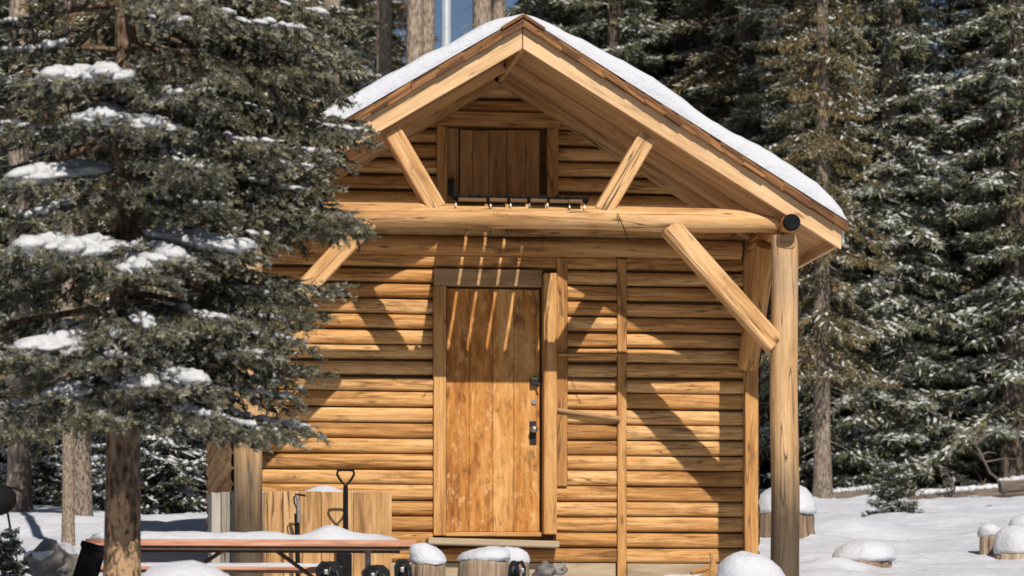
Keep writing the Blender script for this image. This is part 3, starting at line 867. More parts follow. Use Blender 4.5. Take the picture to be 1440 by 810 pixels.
for i in range(nx + 1):
    x = tx0 + .02 + (tx1 - tx0 - .14) * i / nx; row = []
    for j in range(ny + 1):
        y = YT + .004 + .73 * j / ny
        e = max(0, min(1, min(min(i / 3, (nx - i) / 9), min(j, ny - j) / 1.4)))
        h = .058 + .02 * mnoise.noise((x * 2.2, y * 2, 0)) + .01 * mnoise.noise((x * 8, y * 8, 0)) + .055 * math.exp(-((x - P(468, 740, YT).x) / .11) ** 2) - .02 * math.exp(-((x - P(420, 740, YT).x) / .1) ** 2)
        row.append((x, y, tz + .041 + h * e ** .5))
    rows.append(row[::-1])
b_.grid(rows, list(range(nx + 1)), list(range(ny + 1)), .5, True); b_.build('snow_cover', M['snow'], tb)

# ------------------------------------------------------------------ shovel, pole, bags
def shovel():
    yb = 22.6; top = P(486, 664, yb - .0); g = gz(top.x, yb)
    t = thing('shovel', 'black D handled shovel standing upright between the table and the plank box', 'shovel', (top.x, yb, g))
    b_ = MB(); b_.tube([(top.x, yb, g - .05), (top.x, yb, P(486, 690, yb).z), (top.x, yb, P(486, 682, yb).z)], [.022, .019, .016], 12); b_.build('shaft', M['black'], t)
    b_ = MB(); loop = [P(*a, yb) for a in ((486, 684), (478, 674), (474, 667), (475, 662), (481, 661), (491, 661), (497, 662), (498, 667), (494, 674))]
    b_.tube(loop, .0095, 8, closed=True); b_.build('handle', M['black'], t)
    b_ = MB(); c = P(483, 800, yb); b_.box(c.x - .05, c.x + .06, yb - .03, yb + .02, g - .1, P(483, 778, yb).z); b_.build('blade_socket', M['black'], t, .01)
shovel()
yb = 22.7; top = P(418, 692, yb); g = gz(top.x, yb)
t = thing('walking_pole', 'thin dark pole with a pale grip and wrist loop leaning on plank box', 'pole', (top.x, yb, g))
b_ = MB(); b_.tube([P(419, 815, yb), P(417, 722, yb)], .017, 8); b_.build('shaft', M['black'], t)
b_ = MB(); b_.tube([P(420, 735, yb - .02), P(420, 708, yb - .02), P(417, 696, yb - .02)], [.014, .016, .01], 8); b_.build('grip', M['rock'], t)
b_ = MB(); b_.tube([P(417, 697, yb - .02), P(413, 699, yb - .02), P(414, 708, yb - .02), P(418, 716, yb - .02), P(417, 727, yb - .02)], .006, 6); b_.tube([P(415, 695, yb - .02), P(430, 697, yb - .02)], .008, 6); b_.build('wrist_loop', M['black'], t)

def bag(px0, px1, pytop, Y, label, loopside):
    c = P((px0 + px1) / 2, pytop, Y); w = (P(px1, pytop, Y) - P(px0, pytop, Y)).length; g = gz(c.x, Y)
    t = thing('backpack', label, 'backpack', (c.x, Y, g), 'black bags beside the table')
    b_ = MB(); h = c.z - g + .08
    b_.lathe((c.x, Y + .1, g - .08), [(w * .46, 0), (w * .54, h * .3), (w * .52, h * .7), (w * .42, h * .92), (w * .2, h), (.005, h * 1.005)], 28, rough=.10, seed=px0, sy=.75, freq=9)
    b_.build('bag_body', M['black_cloth'], t)
    b_ = MB(); s = -1 if loopside < 0 else 1; z0 = c.z
    b_.tube([(c.x + s * w * .12, Y - .02, z0 - .02), (c.x + s * w * .4, Y - .05, z0 - .012), (c.x + s * w * .6, Y - .06, z0 - .05), (c.x + s * w * .56, Y - .05, z0 - .14)], .013, 8); b_.build('carry_loop', M['black_cloth'], t)
    b_ = MB(); b_.tube([(c.x - w * .25 + w * .5 * i / 5, Y + .1 - w * .40, z0 - .03 - .05 * abs(i - 2.5) / 2.5 - .035 * (i % 2)) for i in range(6)], .011, 8); b_.build('strap', M['iron'], t)
    b_ = MB(); b_.box(c.x + s * w * .3 - .012, c.x + s * w * .3 + .012, Y - .155, Y - .1, z0 - .09, z0 - .06); b_.build('buckle', M['steel_dull'], t, .003)
bag(449, 486, 789, 20.0, 'black backpack in front of the shovel, leftmost of the bags', -1)
bag(514, 553, 794, 20.0, 'black backpack right of the steel table leg', -1)
bag(558, 582, 786, 20.2, 'narrow black bag against the left side of the round capped stump', -1)
bag(717, 734, 788, 20.9, 'small black pouch hanging between two snow capped stumps by the door', 1)

# ------------------------------------------------------------------ stumps with caps of snow
def stump(px0, px1, pyrim, pytop, Y, label, base=None, capover=1.06, group=None, seed=1.0, lean=0.0, flare=1.1, peak=1.0):
    a, b = P(px0, pyrim, Y), P(px1, pyrim, Y); w = (b.x - a.x) / 2; c = (a + b) / 2
    g = gz(c.x, Y); zb = min(g, c.z) - .12
    t = thing('snow_capped_stump', label, 'stump', (c.x, Y, g), group)
    h = c.z - zb
    m_b = MB(); m_b.lathe((c.x, Y, zb), [(w * flare, 0), (w * (1 + (flare - 1) * .6), h * .18), (w * (1 + (flare - 1) * .35), h * .36), (w * 1.01, h * .55), (w * 1.0, h * .75), (w * .99, h * .9), (w * .97, h * .975), (w * .9, h)], 64, random.random(), .09, seed, freq=5)
    vv = []
    for x, y, z_ in m_b.v:
        th = math.atan2(y - Y, x - c.x); k = 1 + .07 * mnoise.noise((math.cos(th) * 6, math.sin(th) * 6, z_ * 1.5 + seed)) + .04 * mnoise.noise((math.cos(th) * 14, math.sin(th) * 14, z_ * 4 + seed))
        vv.append((c.x + (x - c.x) * k, Y + (y - Y) * k, z_))
    m_b.v = vv
    m_b.build('trunk_section', M['stump'], t)
    hz = P((px0 + px1) / 2, pytop, Y).z - c.z
    m_b = MB(); R = w * capover
    prof = [(R * .9, -.012), (R * .99, .004), (R * 1.0, hz * .12), (R * .97, hz * .35), (R * .87, hz * .6), (R * .68, hz * .8), (R * .42 * peak, hz * .93), (R * .18 * peak, hz * .985), (.004, hz)]
    m_b.lathe((c.x, Y, c.z), prof, 34, .5, .16, seed + 3, freq=1.0 / max(w, .1) * .8)
    rg = random.Random(seed); tx, ty = rg.uniform(-.28, .28), rg.uniform(-.2, .2)
    m_b.v = [(x + tx * max(0, z_ - c.z) , y + ty * max(0, z_ - c.z), z_ + (tx * .5 * (x - c.x) * max(0, z_ - c.z) / max(hz, .02)) + .012 * mnoise.noise((x * 14, y * 14, z_ * 14))) for x, y, z_ in m_b.v]
    m_b.build('snow_cap', M['snow'], t)
stump(578, 626, 791, 762, 20.6, 'snow capped stump with a tall round cap at the right end of picnic table', seed=1, peak=.9)
stump(645, 715, 788, 769, 21.2, 'wide stump with a flat snow cap below the door', seed=2)
stump(704, 744, 789, 768, 21.7, 'small snow capped stump behind wide stump, right below the doorstep', seed=3)
stump(1012, 1100, 826, 776, 20.8, 'stump wholly rounded over with snow at foot of the right porch post', seed=4, capover=1.12)
stump(1064, 1143, 722, 680, 30.4, 'tall flaring stump with a high snow cap just behind right porch post', seed=5, flare=1.22, capover=1.06)
stump(1170, 1253, 789, 757, 26.0, 'low wide stump nearly buried in open snow right of cabin', seed=6, capover=1.05)
stump(1378, 1407, 754, 735, 27.0, 'slim tall stump with a little snow cap near the right edge', seed=7, capover=1.12)
stump(1402, 1470, 778, 738, 26.6, 'stump at the right edge under a big smooth cap of snow', seed=8, capover=1.08)
stump(1420, 1475, 745, 722, 29.0, 'snow heaped stump behind the big capped stump at right edge', seed=9, capover=1.1)

# rocks, sticks
def rock(px, py, Y, r, label, seed, snow=False, name='rock', grp=None):
    c = P(px, py, Y); 
    m_b = MB(); m_b.blob(c, r, r * .8, r * .75, seed=seed, rough=.4, nu=14, nv=10)
    if not snow: return tag(m_b.build(name, M['rock'], None), label, 'rock', grp)
    t = thing(name, label, 'rock', c); m_b.build('stone', M['rock'], t)
    s_b = MB(); s_b.blob(c + Vector((0, .05, r * .35)), r * 1.02, r * .85, r * .55, seed=seed + 1, rough=.25, nu=16, nv=10); s_b.build('snow_cap', M['snow'], t)
rock(768, 803, 23.2, .075, 'grey rock lying by the wall below the door', 3.1)
rock(785, 800, 23.4, .06, 'darker rough rock at cabin foot, right of the grey rock', 5.7)
rock(76, 796, 21.5, .17, 'snowy boulder in shade left of the spruce trunk', 8.2, True)
rock(100, 800, 21.2, .10, 'small boulder between snowy boulder and the black crate', 9.9)
q = P(1000, 800, 22.9)
t = thing('firewood_pile', 'broken brown sticks lying against the wall right of batten', 'firewood', (q.x, 22.9, gz(q.x, 22.9)))
for a in ((972, 806, 1006, 796), (985, 812, 1008, 800), (1000, 778, 1007, 812), (1003, 784, 998, 810)):
    m_b = MB(); m_b.log(P(a[0], a[1], 22.95), P(a[2], a[3], 23.0), .016, .024, 8, 4, .3, random.random()); m_b.build('stick', M['trim'], t)
# black crate under the left end of the table
c = P(128, 790, 20.3); g = gz(c.x, 20.3)
t = thing('black_crate', 'tilted black plastic crate under the left end of picnic table', 'crate', (c.x, 20.3, g))
m_b = MB(); p0 = P(122, 815, 20.3); p1 = P(133, 768, 20.3); m_b.beam(p0 - Vector((0.03, 0, .05)), p1, .16, .16, (0, 1, 0)); cr = m_b.build('crate_body', M['black'], t, .015)
m_b = MB(); m_b.beam(P(131, 774, 20.3), p1 + Vector((.003, 0, .012)), .18, .18, (0, 1, 0)); m_b.build('rim', M['black'], t, .01)
# black kettle grill, half outside the frame
c = P(-2, 702, 27.0); g = gz(c.x, 27)
t = thing('kettle_grill', 'black round grill with a side handle at the left edge', 'grill', (c.x, 27, g))
m_b = MB(); m_b.lathe((c.x, 27, c.z - .14), [(.03, 0), (.1, .03), (.15, .1), (.155, .14), (.15, .19), (.1, .25), (.03, .275)], 24); m_b.build('kettle', M['black'], t)
m_b = MB(); m_b.tube([P(8, 688, 27), P(20, 686, 27), P(33, 692, 27)], .012, 8); m_b.build('handle', M['black'], t)
for k in range(3):
    m_b = MB(); a_ = k * 2.1 + .5; m_b.tube([(c.x + .08 * math.cos(a_), 27 + .08 * math.sin(a_), c.z - .08), (c.x + .17 * math.cos(a_), 27 + .17 * math.sin(a_), g - .1)], .01, 6); m_b.build('leg', M['black'], t)

# ------------------------------------------------------------------ foliage generators (numpy)
def np_mesh(name, verts, faces, mats, tint=None, frost=None, smooth=False):
    me = bpy.data.meshes.new(name)
    nv, nf, k = len(verts), len(faces), faces.shape[1]
    me.vertices.add(nv); me.vertices.foreach_set('co', verts.astype(np.float32).ravel())
    me.loops.add(nf * k); me.loops.foreach_set('vertex_index', faces.astype(np.int32).ravel())
    me.polygons.add(nf); me.polygons.foreach_set('loop_start', np.arange(0, nf * k, k, dtype=np.int32))
    if tint is not None:
        a = me.attributes.new('tint', 'FLOAT', 'FACE'); a.data.foreach_set('value', tint.astype(np.float32))
    if frost is not None:
        a = me.attributes.new('frost', 'FLOAT', 'FACE'); a.data.foreach_set('value', frost.astype(np.float32))
    me.polygons.foreach_set('use_smooth', np.full(nf, smooth))
    me.materials.append(mats); me.update(calc_edges=True); me.validate()
    return me

def unit(a): return a / np.maximum(np.linalg.norm(a, axis=-1, keepdims=True), 1e-9)

def blades(p, d, s, L, W):
    """rhombus leaves: base p, direction d, side s"""
    L = L[:, None]; W = W[:, None]
    v = np.stack([p, p + d * L * .45 + s * W * .5, p + d * L, p + d * L * .45 - s * W * .5], 1).reshape(-1, 3)
    f = np.arange(len(p) * 4).reshape(-1, 4)
    return v, f

def lenses(c, ax, sd_, a, b, h):
    a = a[:, None]; b = b[:, None]; h = h[:, None]; up = np.array([[0, 0, 1.0]])
    v = np.stack([c - ax * a, c + ax * a, c - sd_ * b, c + sd_ * b, c + up * h, c - up * h * .35], 1).reshape(-1, 3)
    T = np.array([[1, 3, 4], [3, 0, 4], [0, 2, 4], [2, 1, 4], [3, 1, 5], [0, 3, 5], [2, 0, 5], [1, 2, 5]])
    f = (np.arange(len(c))[:, None, None] * 6 + T[None]).reshape(-1, 3)
    return v, f

def branch_curve(rng, z, az, L, rise, droop, tip):
    t = np.linspace(0, 1, 14)
    r = L * t * (1 - .06 * t)
    zz = z + L * (rise * t - droop * t ** 1.6 + tip * t ** 3)
    wob = np.cumsum(rng.normal(0, .035, 14)) * L * .25
    x = np.cos(az) * r - np.sin(az) * wob; y = np.sin(az) * r + np.cos(az) * wob
    return np.stack([x, y, zz], 1)

def gen_crown(seed, h, zb, R, step=.26, nper=6, power=.75, droop=.42, rise=.1, tip=.18, bl=.12, bwid=.023, node=.13, sp=.06, twig=.34,
              frost=.18, snowp=.35, snow_size=1.0, skip=0.0, hang=.18, rlow=1.0, blades_n=3):
    rng = np.random.default_rng(seed)
    TP, TD, TL, TT, TF, BR = [], [], [], [], [], []
    z = zb
    while z < h - .15:
        f = (h - z) / (h - zb)
        prof = f ** power
        if f > .85 and rlow != 1.0: prof *= 1 - (1 - rlow) * (f - .85) / .15
        n = max(3, int(nper * (0.6 + .4 * f) + rng.uniform(-.5, 1)))
        a0 = rng.uniform(0, 6.28)
        for k in range(n):
            if rng.random() < skip: continue
            L = R * prof * rng.uniform(.62, 1.12) + .12
            zz = z + rng.uniform(-step / 2, step / 2)
            az = a0 + 6.283 * k / n + rng.normal(0, .25)
            c = branch_curve(rng, zz, az, L, rise + .5 * (1 - f) ** 2, droop * rng.uniform(.7, 1.3), tip)
            BR.append(c)
            tone = rng.normal(0, .12); fro = rng.random()
            m = max(3, int(L / node))
            ts = np.linspace(.06, 1, m) + rng.uniform(-.02, .02, m); ts = np.clip(ts, .05, 1)
            pts = np.stack([np.interp(ts, np.linspace(0, 1, 14), c[:, i]) for i in range(3)], 1)
            tan = unit(np.stack([np.interp(np.clip(ts + .04, 0, 1), np.linspace(0, 1, 14), c[:, i]) - np.interp(np.clip(ts - .04, 0, 1), np.linspace(0, 1, 14), c[:, i]) for i in range(3)], 1))
            side = unit(np.cross(tan, np.array([0, 0, 1.0])))
            for sgn in (-1, 1):
                ang = rng.uniform(.6, 1.1, m)[:, None]
                d = unit(tan * np.cos(ang) + side * sgn * np.sin(ang) + np.array([0, 0, -1]) * (hang + rng.uniform(-.1, .2, m))[:, None])
                ln = (twig * L * (1.05 - ts) * rng.uniform(.6, 1.2, m) + .08).clip(.07, .6)
                TP.append(pts); TD.append(d); TL.append(ln); TT.append(np.full(m, tone) + rng.normal(0, .15, m)); TF.append(np.clip(np.full(m, fro) + rng.normal(0, .35, m), 0, 1.2))
            TP.append(pts); TD.append(tan); TL.append(np.full(m, node * 1.3)); TT.append(np.full(m, tone)); TF.append(np.full(m, fro))
        z += step * rng.uniform(.7, 1.3)
    TP = np.concatenate(TP); TD = np.concatenate(TD); TL = np.concatenate(TL); TT = np.concatenate(TT); TF = np.concatenate(TF)
    cnt = np.maximum(2, np.ceil(TL / sp).astype(int)) * blades_n
    idx = np.repeat(np.arange(len(TP)), cnt); nB = len(idx)
    t = rng.random(nB) * TL[idx]
    p = TP[idx] + TD[idx] * t[:, None]
    rv = rng.normal(0, 1, (nB, 3)); d0 = TD[idx]; perp = unit(rv - d0 * np.sum(rv * d0, 1, keepdims=True))
    d = unit(d0 * .75 + perp * .65 + np.array([0, 0, -.15])); s = unit(np.cross(d, rng.normal(0, 1, (nB, 3))))
    tint = np.clip(.42 + TT[idx] + rng.normal(0, .10, nB) + .12 * (t / np.maximum(TL[idx], .01) - .5), 0, 1)
    up = perp[:, 2]
    fr = np.clip((rng.random(nB) < frost * (0.1 + 1.8 * TF[idx]) * (1 + 1.2 * up.clip(-.6, 1))).astype(float) * rng.uniform(.4, 1, nB), 0, 1)
    v, f = blades(p, d, s, bl * rng.uniform(.6, 1.2, nB), bwid * rng.uniform(.7, 1.3, nB))
    # snow lying on the twigs
    sel = rng.random(len(TP)) < snowp * (.3 + 1.4 * TF)
    c = TP[sel] + TD[sel] * (TL[sel] * rng.uniform(.3, .8, sel.sum()))[:, None] + np.array([0, 0, .012])
    ax = TD[sel] * 1.0; n_ = len(c)
    sdv = unit(np.cross(ax, np.array([0, 0, 1.0])))
    a = (TL[sel] * rng.uniform(.3, .65, n_)).clip(.04, .22) * snow_size; b = rng.uniform(.022, .062, n_) * snow_size; hh = rng.uniform(.016, .04, n_) * snow_size
    sv, sf = lenses(c, ax, sdv, a, b, hh)
    return (v, f, tint, fr), (sv, sf), BR

def limb_mesh(mb, BR, zb, r=.02, n=5, frac=.75, every=1):
    for c in BR[::every]:
        L = np.linalg.norm(c[-1] - c[0]); k = int(len(c) * frac)
        rr = r * min(1.5, max(.4, L)); pts = [tuple(p) for p in c[:k:2]]
        if len(pts) > 1: mb.tube(pts, [rr * (1 - .75 * i / len(pts)) for i in range(len(pts))], n)

def make_tree(name, label, cat, group, trunk_mat, needle_mat, h, r0, crown_kw, snow_mat_='snow_far', lean=0.0, limbs=True, dead=None, rtop=.02):
    root = thing(name, label, cat, (0, 0, 0), group)
    ORG[root] = Vector((0, 0, 0))
    mb = MB(); seg = 22; rows = []; n = 12; sd0 = random.uniform(0, 99); us = []
    for i in range(seg + 1):
        t = i / seg; z = -.35 + (h + .25) * t
        rr = r0 * (1 - t) ** .8 + rtop * t
        if t < .08: rr *= 1 + .35 * (1 - t / .08) ** 2
        cx = lean * h * t + .05 * mnoise.noise((sd0, z * .25, 0)); cy = .05 * mnoise.noise((sd0, 8, z * .25))
        rows.append([(cx + math.cos(2 * math.pi * j / n) * rr * (1 + .12 * mnoise.noise((sd0 + math.cos(2 * math.pi * j / n), math.sin(2 * math.pi * j / n), z * 1.5))), cy + math.sin(2 * math.pi * j / n) * rr, z) for j in range(n)]); us.append(z)
    mb.grid(rows, us, [.05 * j for j in range(n + 1)], .5, True, True)
    crown_kw = dict(crown_kw)
    (v, f, ti, fr), (sv, sf), BR = gen_crown(h=h, **crown_kw)
    if lean: 
        v[:, 0] += lean * v[:, 2]; sv[:, 0] += lean * sv[:, 2]
    if limbs: limb_mesh(mb, BR, 0, .017)
    if dead:      # bare broken limbs below the crown
        rng = np.random.default_rng(crown_kw['seed'] + 5)
        for _ in range(dead[0]):
            z = rng.uniform(dead[1], dead[2]); az = rng.uniform(0, 6.28); L = rng.uniform(.25, 1.0)
            c = branch_curve(rng, z, az, L, .05, .4, .1); c[:, 0] += lean * z
            mb.tube([tuple(p) for p in c[::3]], [.014, .012, .009, .006, .004][:len(c[::3])], 4)
    tr = mb.build('trunk', M[trunk_mat], root)
    cr = bpy.data.objects.new('crown', np_mesh('crown', v, f, M[needle_mat], ti, fr)); COL.objects.link(cr); cr.parent = root
    if len(sf):
        sn = bpy.data.objects.new('snow_load', np_mesh('snow_load', sv, sf, M[snow_mat_], smooth=True)); COL.objects.link(sn); sn.parent = root; sn['kind'] = 'stuff'
    return root

def copy_tree(root, label=None, group=None):
    r = root.copy(); COL.objects.link(r)
    for ch in root.children:
        c = ch.copy(); COL.objects.link(c); c.parent = r
    if label: r['label'] = label
    if group: r['group'] = group
    return r

used = set()
def plant(proto, px, Y, scale, rot, label=None, zscale=1.0, group='keep', dz=0.0):
    """stand a tree so that its foot is seen at column px, at depth Y"""
    if proto in used:
        o = copy_tree(proto, label)
    else:
        o = proto; used.add(proto)
        if label: o['label'] = label
    q = P(px, 700, Y)
    o.location = (q.x, Y, gz(q.x, Y) - .05 + dz)
    o.scale = (scale, scale, scale * zscale); o.rotation_euler = (0, 0, rot)
    if group == 'keep': group = {DA: SG, DC: CG, DP: LG}.get(o['label'])
    if True:
        if group is None:
            if 'group' in o: del o['group']
        else: o['group'] = group
    return o

CG = 'thin olive spruces of the forest behind the cabin'
SG = 'snow dusted spruces of the forest behind the cabin'
LG = 'bare stemmed pines of the forest behind the cabin'
spA = make_tree('spruce_tree', 'dense snow dusted spruce of the dark forest wall behind the cabin', 'tree', SG, 'bark_grey', 'needles_a', 17, .20,
                dict(seed=11, zb=.5, R=1.65, power=.6, step=.24, nper=7, snowp=.30, frost=.38, droop=.5))
spB = make_tree('spruce_tree', 'dense snow dusted spruce of the dark forest wall behind the cabin', 'tree', SG, 'bark_dark', 'needles_a', 15, .17,
                dict(seed=23, zb=.9, R=1.4, power=.65, step=.28, nper=6, snowp=.36, frost=.40, droop=.55, skip=.1, tip=.25))
spC = make_tree('spruce_tree', 'thin olive brown spruce with gaps in the forest behind cabin', 'tree', 'thin olive spruces of the forest behind the cabin', 'bark_grey', 'needles_b', 17, .2,
                dict(seed=37, zb=2.2, R=1.5, power=.5, step=.28, nper=6, snowp=.14, frost=.16, droop=.6, skip=.22), dead=(26, .8, 4.5))
pnD = make_tree('pine_tree', 'bare stemmed pine with a thin high crown behind the cabin', 'tree', LG, 'bark_pale', 'needles_b', 19, .15,
                dict(seed=51, zb=11.5, R=1.5, power=.5, step=.4, nper=4, snowp=.3, frost=.15, droop=.3, skip=.2), dead=(30, 3, 12), rtop=.04)
smE = make_tree('young_spruce', 'small young spruce loaded with snow left of the cabin', 'tree', 'young spruces left of the cabin', 'bark_dark', 'needles_c', 3.4, .045,
                dict(seed=63, zb=.12, R=1.0, power=.8, step=.15, nper=6, snowp=.7, snow_size=1.15, frost=.3, droop=.35, bl=.08, bwid=.026, node=.1, twig=.4), snow_mat_='snow_soft')

smF = make_tree('young_spruce', 'tiny snowy sapling alone at the front of right forest', 'tree', None, 'bark_dark', 'needles_c', 1.0, .016,
                dict(seed=77, zb=.06, R=.34, power=.8, step=.09, nper=6, snowp=.35, snow_size=.8, frost=.3, droop=.3, bl=.075, bwid=.018, node=.06, sp=.03, twig=.5, blades_n=3), snow_mat_='snow_soft', rtop=.004)
DA = 'dense snow dusted spruce of the dark forest wall behind the cabin'
DC = 'thin olive brown spruce with gaps in the forest behind cabin'
DP = 'bare stemmed pine with a thin high crown behind the cabin'
rr_ = np.random.default_rng(99)
# --- trees one can point at
plant(spA, 1252, 43.0, 1.0, .4, 'broad snow dusted spruce standing nearest in the middle of the right forest edge', group=None)
plant(spC, 1049, 45.5, 1.12, 1.0, 'olive spruce with a thick pale trunk rising right behind the roof slope', group=None)
plant(spB, 1425, 42.0, 1.05, 2.2, 'spruce filling the right edge above the two capped stumps', group=None)
plant(spC, 1156, 40.5, .62, .2, 'slender grey trunk just right of the porch post', group=None, zscale=1.35)
plant(spB, 1120, 43.5, .9, .9, DA)
plant(spA, 1180, 47.5, 1.0, 2.4, DA, group=SG)
plant(spB, 862, 45.0, 1.0, 1.2, 'spruce with snowy sprays just behind the right slope of roof peak', group=None)
plant(spB, 1335, 49.0, .58, .2, DA, group=SG)
plant(spC, 1385, 46.5, 1.0, 3.0, DC)
plant(spA, 1110, 51.0, .95, 3.7, DA); plant(spB, 985, 52.5, 1.0, 4.2, DA); plant(spC, 925, 50.0, 1.0, .7, DC)
plant(spA, 1470, 48.0, 1.0, 5.0, DA); plant(spC, 1290, 52.0, .6, 2.0, DC)
# pines behind the roof, left of the peak
plant(pnD, 540, 46.0, 1.0, 1.1, 'pale pine trunk behind roof, left of the twin stems', group=None)
plant(pnD, 584, 44.0, 1.05, 2.0, 'left stem of the twin pines behind the stovepipe', group=None)
plant(pnD, 601, 44.6, .95, 4.1, 'right stem of the twin pines behind the stovepipe', group=None)
plant(pnD, 677, 43.0, 1.1, 5.2, 'stout pine trunk rising between stovepipe and roof peak', group=None)
plant(pnD, 701, 48.0, 1.0, .3, 'thin grey pine trunk close left of the roof peak', group=None)
plant(pnD, 735, 52.0, .9, 3.3, 'faint pine trunk right over the roof peak', group=None)
# left side
plant(pnD, 28, 36.0, .95, 2.9, 'leaning grey trunk behind the grill at the left edge', group=None)
plant(pnD, 95, 29.2, .42, 3.9, 'slim pale trunk standing in the snow left of the spruce', group=None)
o = plant(spC, 112, 33.0, .62, 1.9, 'dark trunk close behind the slim pale trunk', group=None)
for k, (px, Y, s) in enumerate(((238, 35.0, .86), (205, 36.5, .8), (272, 36.2, .95), (150, 38.5, .8), (60, 39.5, .7), (300, 39, 1.0))):
    plant(smE, px, Y, s, k * 1.3, 'small young spruce loaded with snow left of the cabin', group='young spruces left of the cabin')
sap = plant(smF, 1256, 35.4, .72, 2.0, 'tiny snowy sapling alone at the front of right forest', group=None)
# --- the mass of the forest
spots = []
for Y0, Y1, n in ((44, 50, 22), (51, 58, 30), (59, 70, 34)):
    for i in range(n):
        px = -60 + 1580 * (i + rr_.uniform(.1, .9)) / n; Y = rr_.uniform(Y0, Y1)
        spots.append((px, Y))
for i in range(44):
    spots.append(((1520 + 36 * (i % 22) if i < 22 else -80 - 36 * (i % 22)) + rr_.uniform(-15, 15), (45 + 3.2 * (i % 5)) + rr_.uniform(-1.5, 1.5)))
for px, Y in spots:
    if Y < 51 and 830 < px < 1500 and rr_.random() < .6: continue
    if 470 < px < 800 and Y < 50: continue
    if Y < 58 and (930 < px < 975 or 1340 < px < 1380): continue
    u = rr_.random(); s = rr_.uniform(.85, 1.15)
    if 1268 < px < 1362:
        if Y > 46: plant(spB if u < .6 else spA, px, Y, rr_.uniform(.5, .6), rr_.uniform(0, 6), DA, group=SG)
        continue
    if 600 < px < 790:
        if Y < 56: continue
        plant(spB if u < .6 else spA, px, Y, rr_.uniform(.5, .62), rr_.uniform(0, 6), DA, group=SG); continue
    if 470 < px <= 600 and Y > 50: s *= .8
    if u < .42: plant(spA, px, Y, s, rr_.uniform(0, 6), DA, group=SG)
    elif u < .78: plant(spB, px, Y, s, rr_.uniform(0, 6), DA, group=SG)
    elif u < .92: plant(spC, px, Y, s, rr_.uniform(0, 6), DC, group='thin olive spruces of the forest behind the cabin')
    else: plant(pnD, px, Y, s, rr_.uniform(0, 6), DP, group=LG)

# unseen spruces added behind the camera to shade the near snow and cut bounce
for k in range(12):
    o_ = plant(spA if k % 3 else spB, 0, 50, .74 if k % 3 else .86, k * 1.9, 'unseen spruce added behind the camera to shade the near snow', group='unseen spruces added behind the camera for shade')
    x_, y_ = -17 + 3.1 * k + rr_.uniform(-.6, .6), -4.5 - 2.5 * (k % 2) + rr_.uniform(-.5, .5)
    o_.location = (x_, y_, gz(x_, y_) - .1)
# ------------------------------------------------------------------ fallen logs and brush at the forest edge
for (a, b, Y, r, lab) in (((1280, 703), (1440, 690), 41.0, .10, 'long fallen log with snow on top at forest edge, right side'),
                          ((1160, 700), (1235, 692), 42.0, .09, 'short fallen log behind the grey trunk at the forest edge'),
                          ((1405, 686), (1460, 678), 38.0, .09, 'broken pale log sticking in from the right edge')):
    p0, p1 = P(*a, Y), P(*b, Y)
    t = thing('fallen_log', lab, 'log', (p0 + p1) / 2)
    m_b = MB(); m_b.log(p0, p1, r, r * .85, 12, 10, .3, .5, rough=.2); m_b.build('log_stem', M['deadwood'], t)
    m_b = MB()
    for k in range(14):
        q = p0.lerp(p1, (k + .5) / 14); m_b.blob(q + Vector((0, 0, r * .85)), (p1 - p0).length / 18, r * .8, r * random.uniform(.35, .6), axis=p1 - p0, seed=k * 1.7)
    m_b.build('snow_cover', M['snow_soft'], t)
def dead_branch(px, py, Y, dx, dy, label, seed, n=12, L=.9, grp=None):
    rng = random.Random(seed); p0 = P(px, py, Y); p1 = P(px + dx, py + dy, Y + rng.uniform(-.5, .5)); m_b = MB()
    pts = [p0.lerp(p1, i / 8) + Vector((rng.uniform(-.03, .03), rng.uniform(-.04, .04), rng.uniform(-.03, .03))) for i in range(9)]
    m_b.tube(pts, [.028 - .0027 * i for i in range(9)], 6)
    for k in range(n):
        q = pts[rng.randint(1, 8)]; d = Vector((rng.uniform(-1, 1), rng.uniform(-.6, .6), rng.uniform(-.1, 1))) * L * rng.uniform(.25, .7)
        m_b.tube([q, q + d * .5 + Vector((0, 0, .03)), q + d], [.012, .009, .004], 5)
    return tag(m_b.build('dead_branch', M['deadwood'], None), label, 'branch', grp)
dead_branch(1420, 712, 40, -56, -100, 'bare grey branch slanting up from the brush at right edge', 3)
BL = 'tangle of bare twigs in the brush along the forest edge'
for k, px in enumerate((1290, 1330, 1370, 1400, 1430)):
    dead_branch(px, 712, 40.5 + .3 * k, random.uniform(-25, 25), random.uniform(-30, -12), BL, 20 + k, 16, .5, 'tangles of twigs along the forest edge')
# young growth along the right forest edge
for k, (px, Y, s) in enumerate(((1205, 42.5, .42), (1230, 44, .5), (1310, 44.5, .45), (1180, 43.5, .38))):
    plant(smF, px, Y, s * 2.6, k * 2.1 + .4, 'knee high snowy spruce seedling under the right forest edge', group='seedlings under the right forest edge')

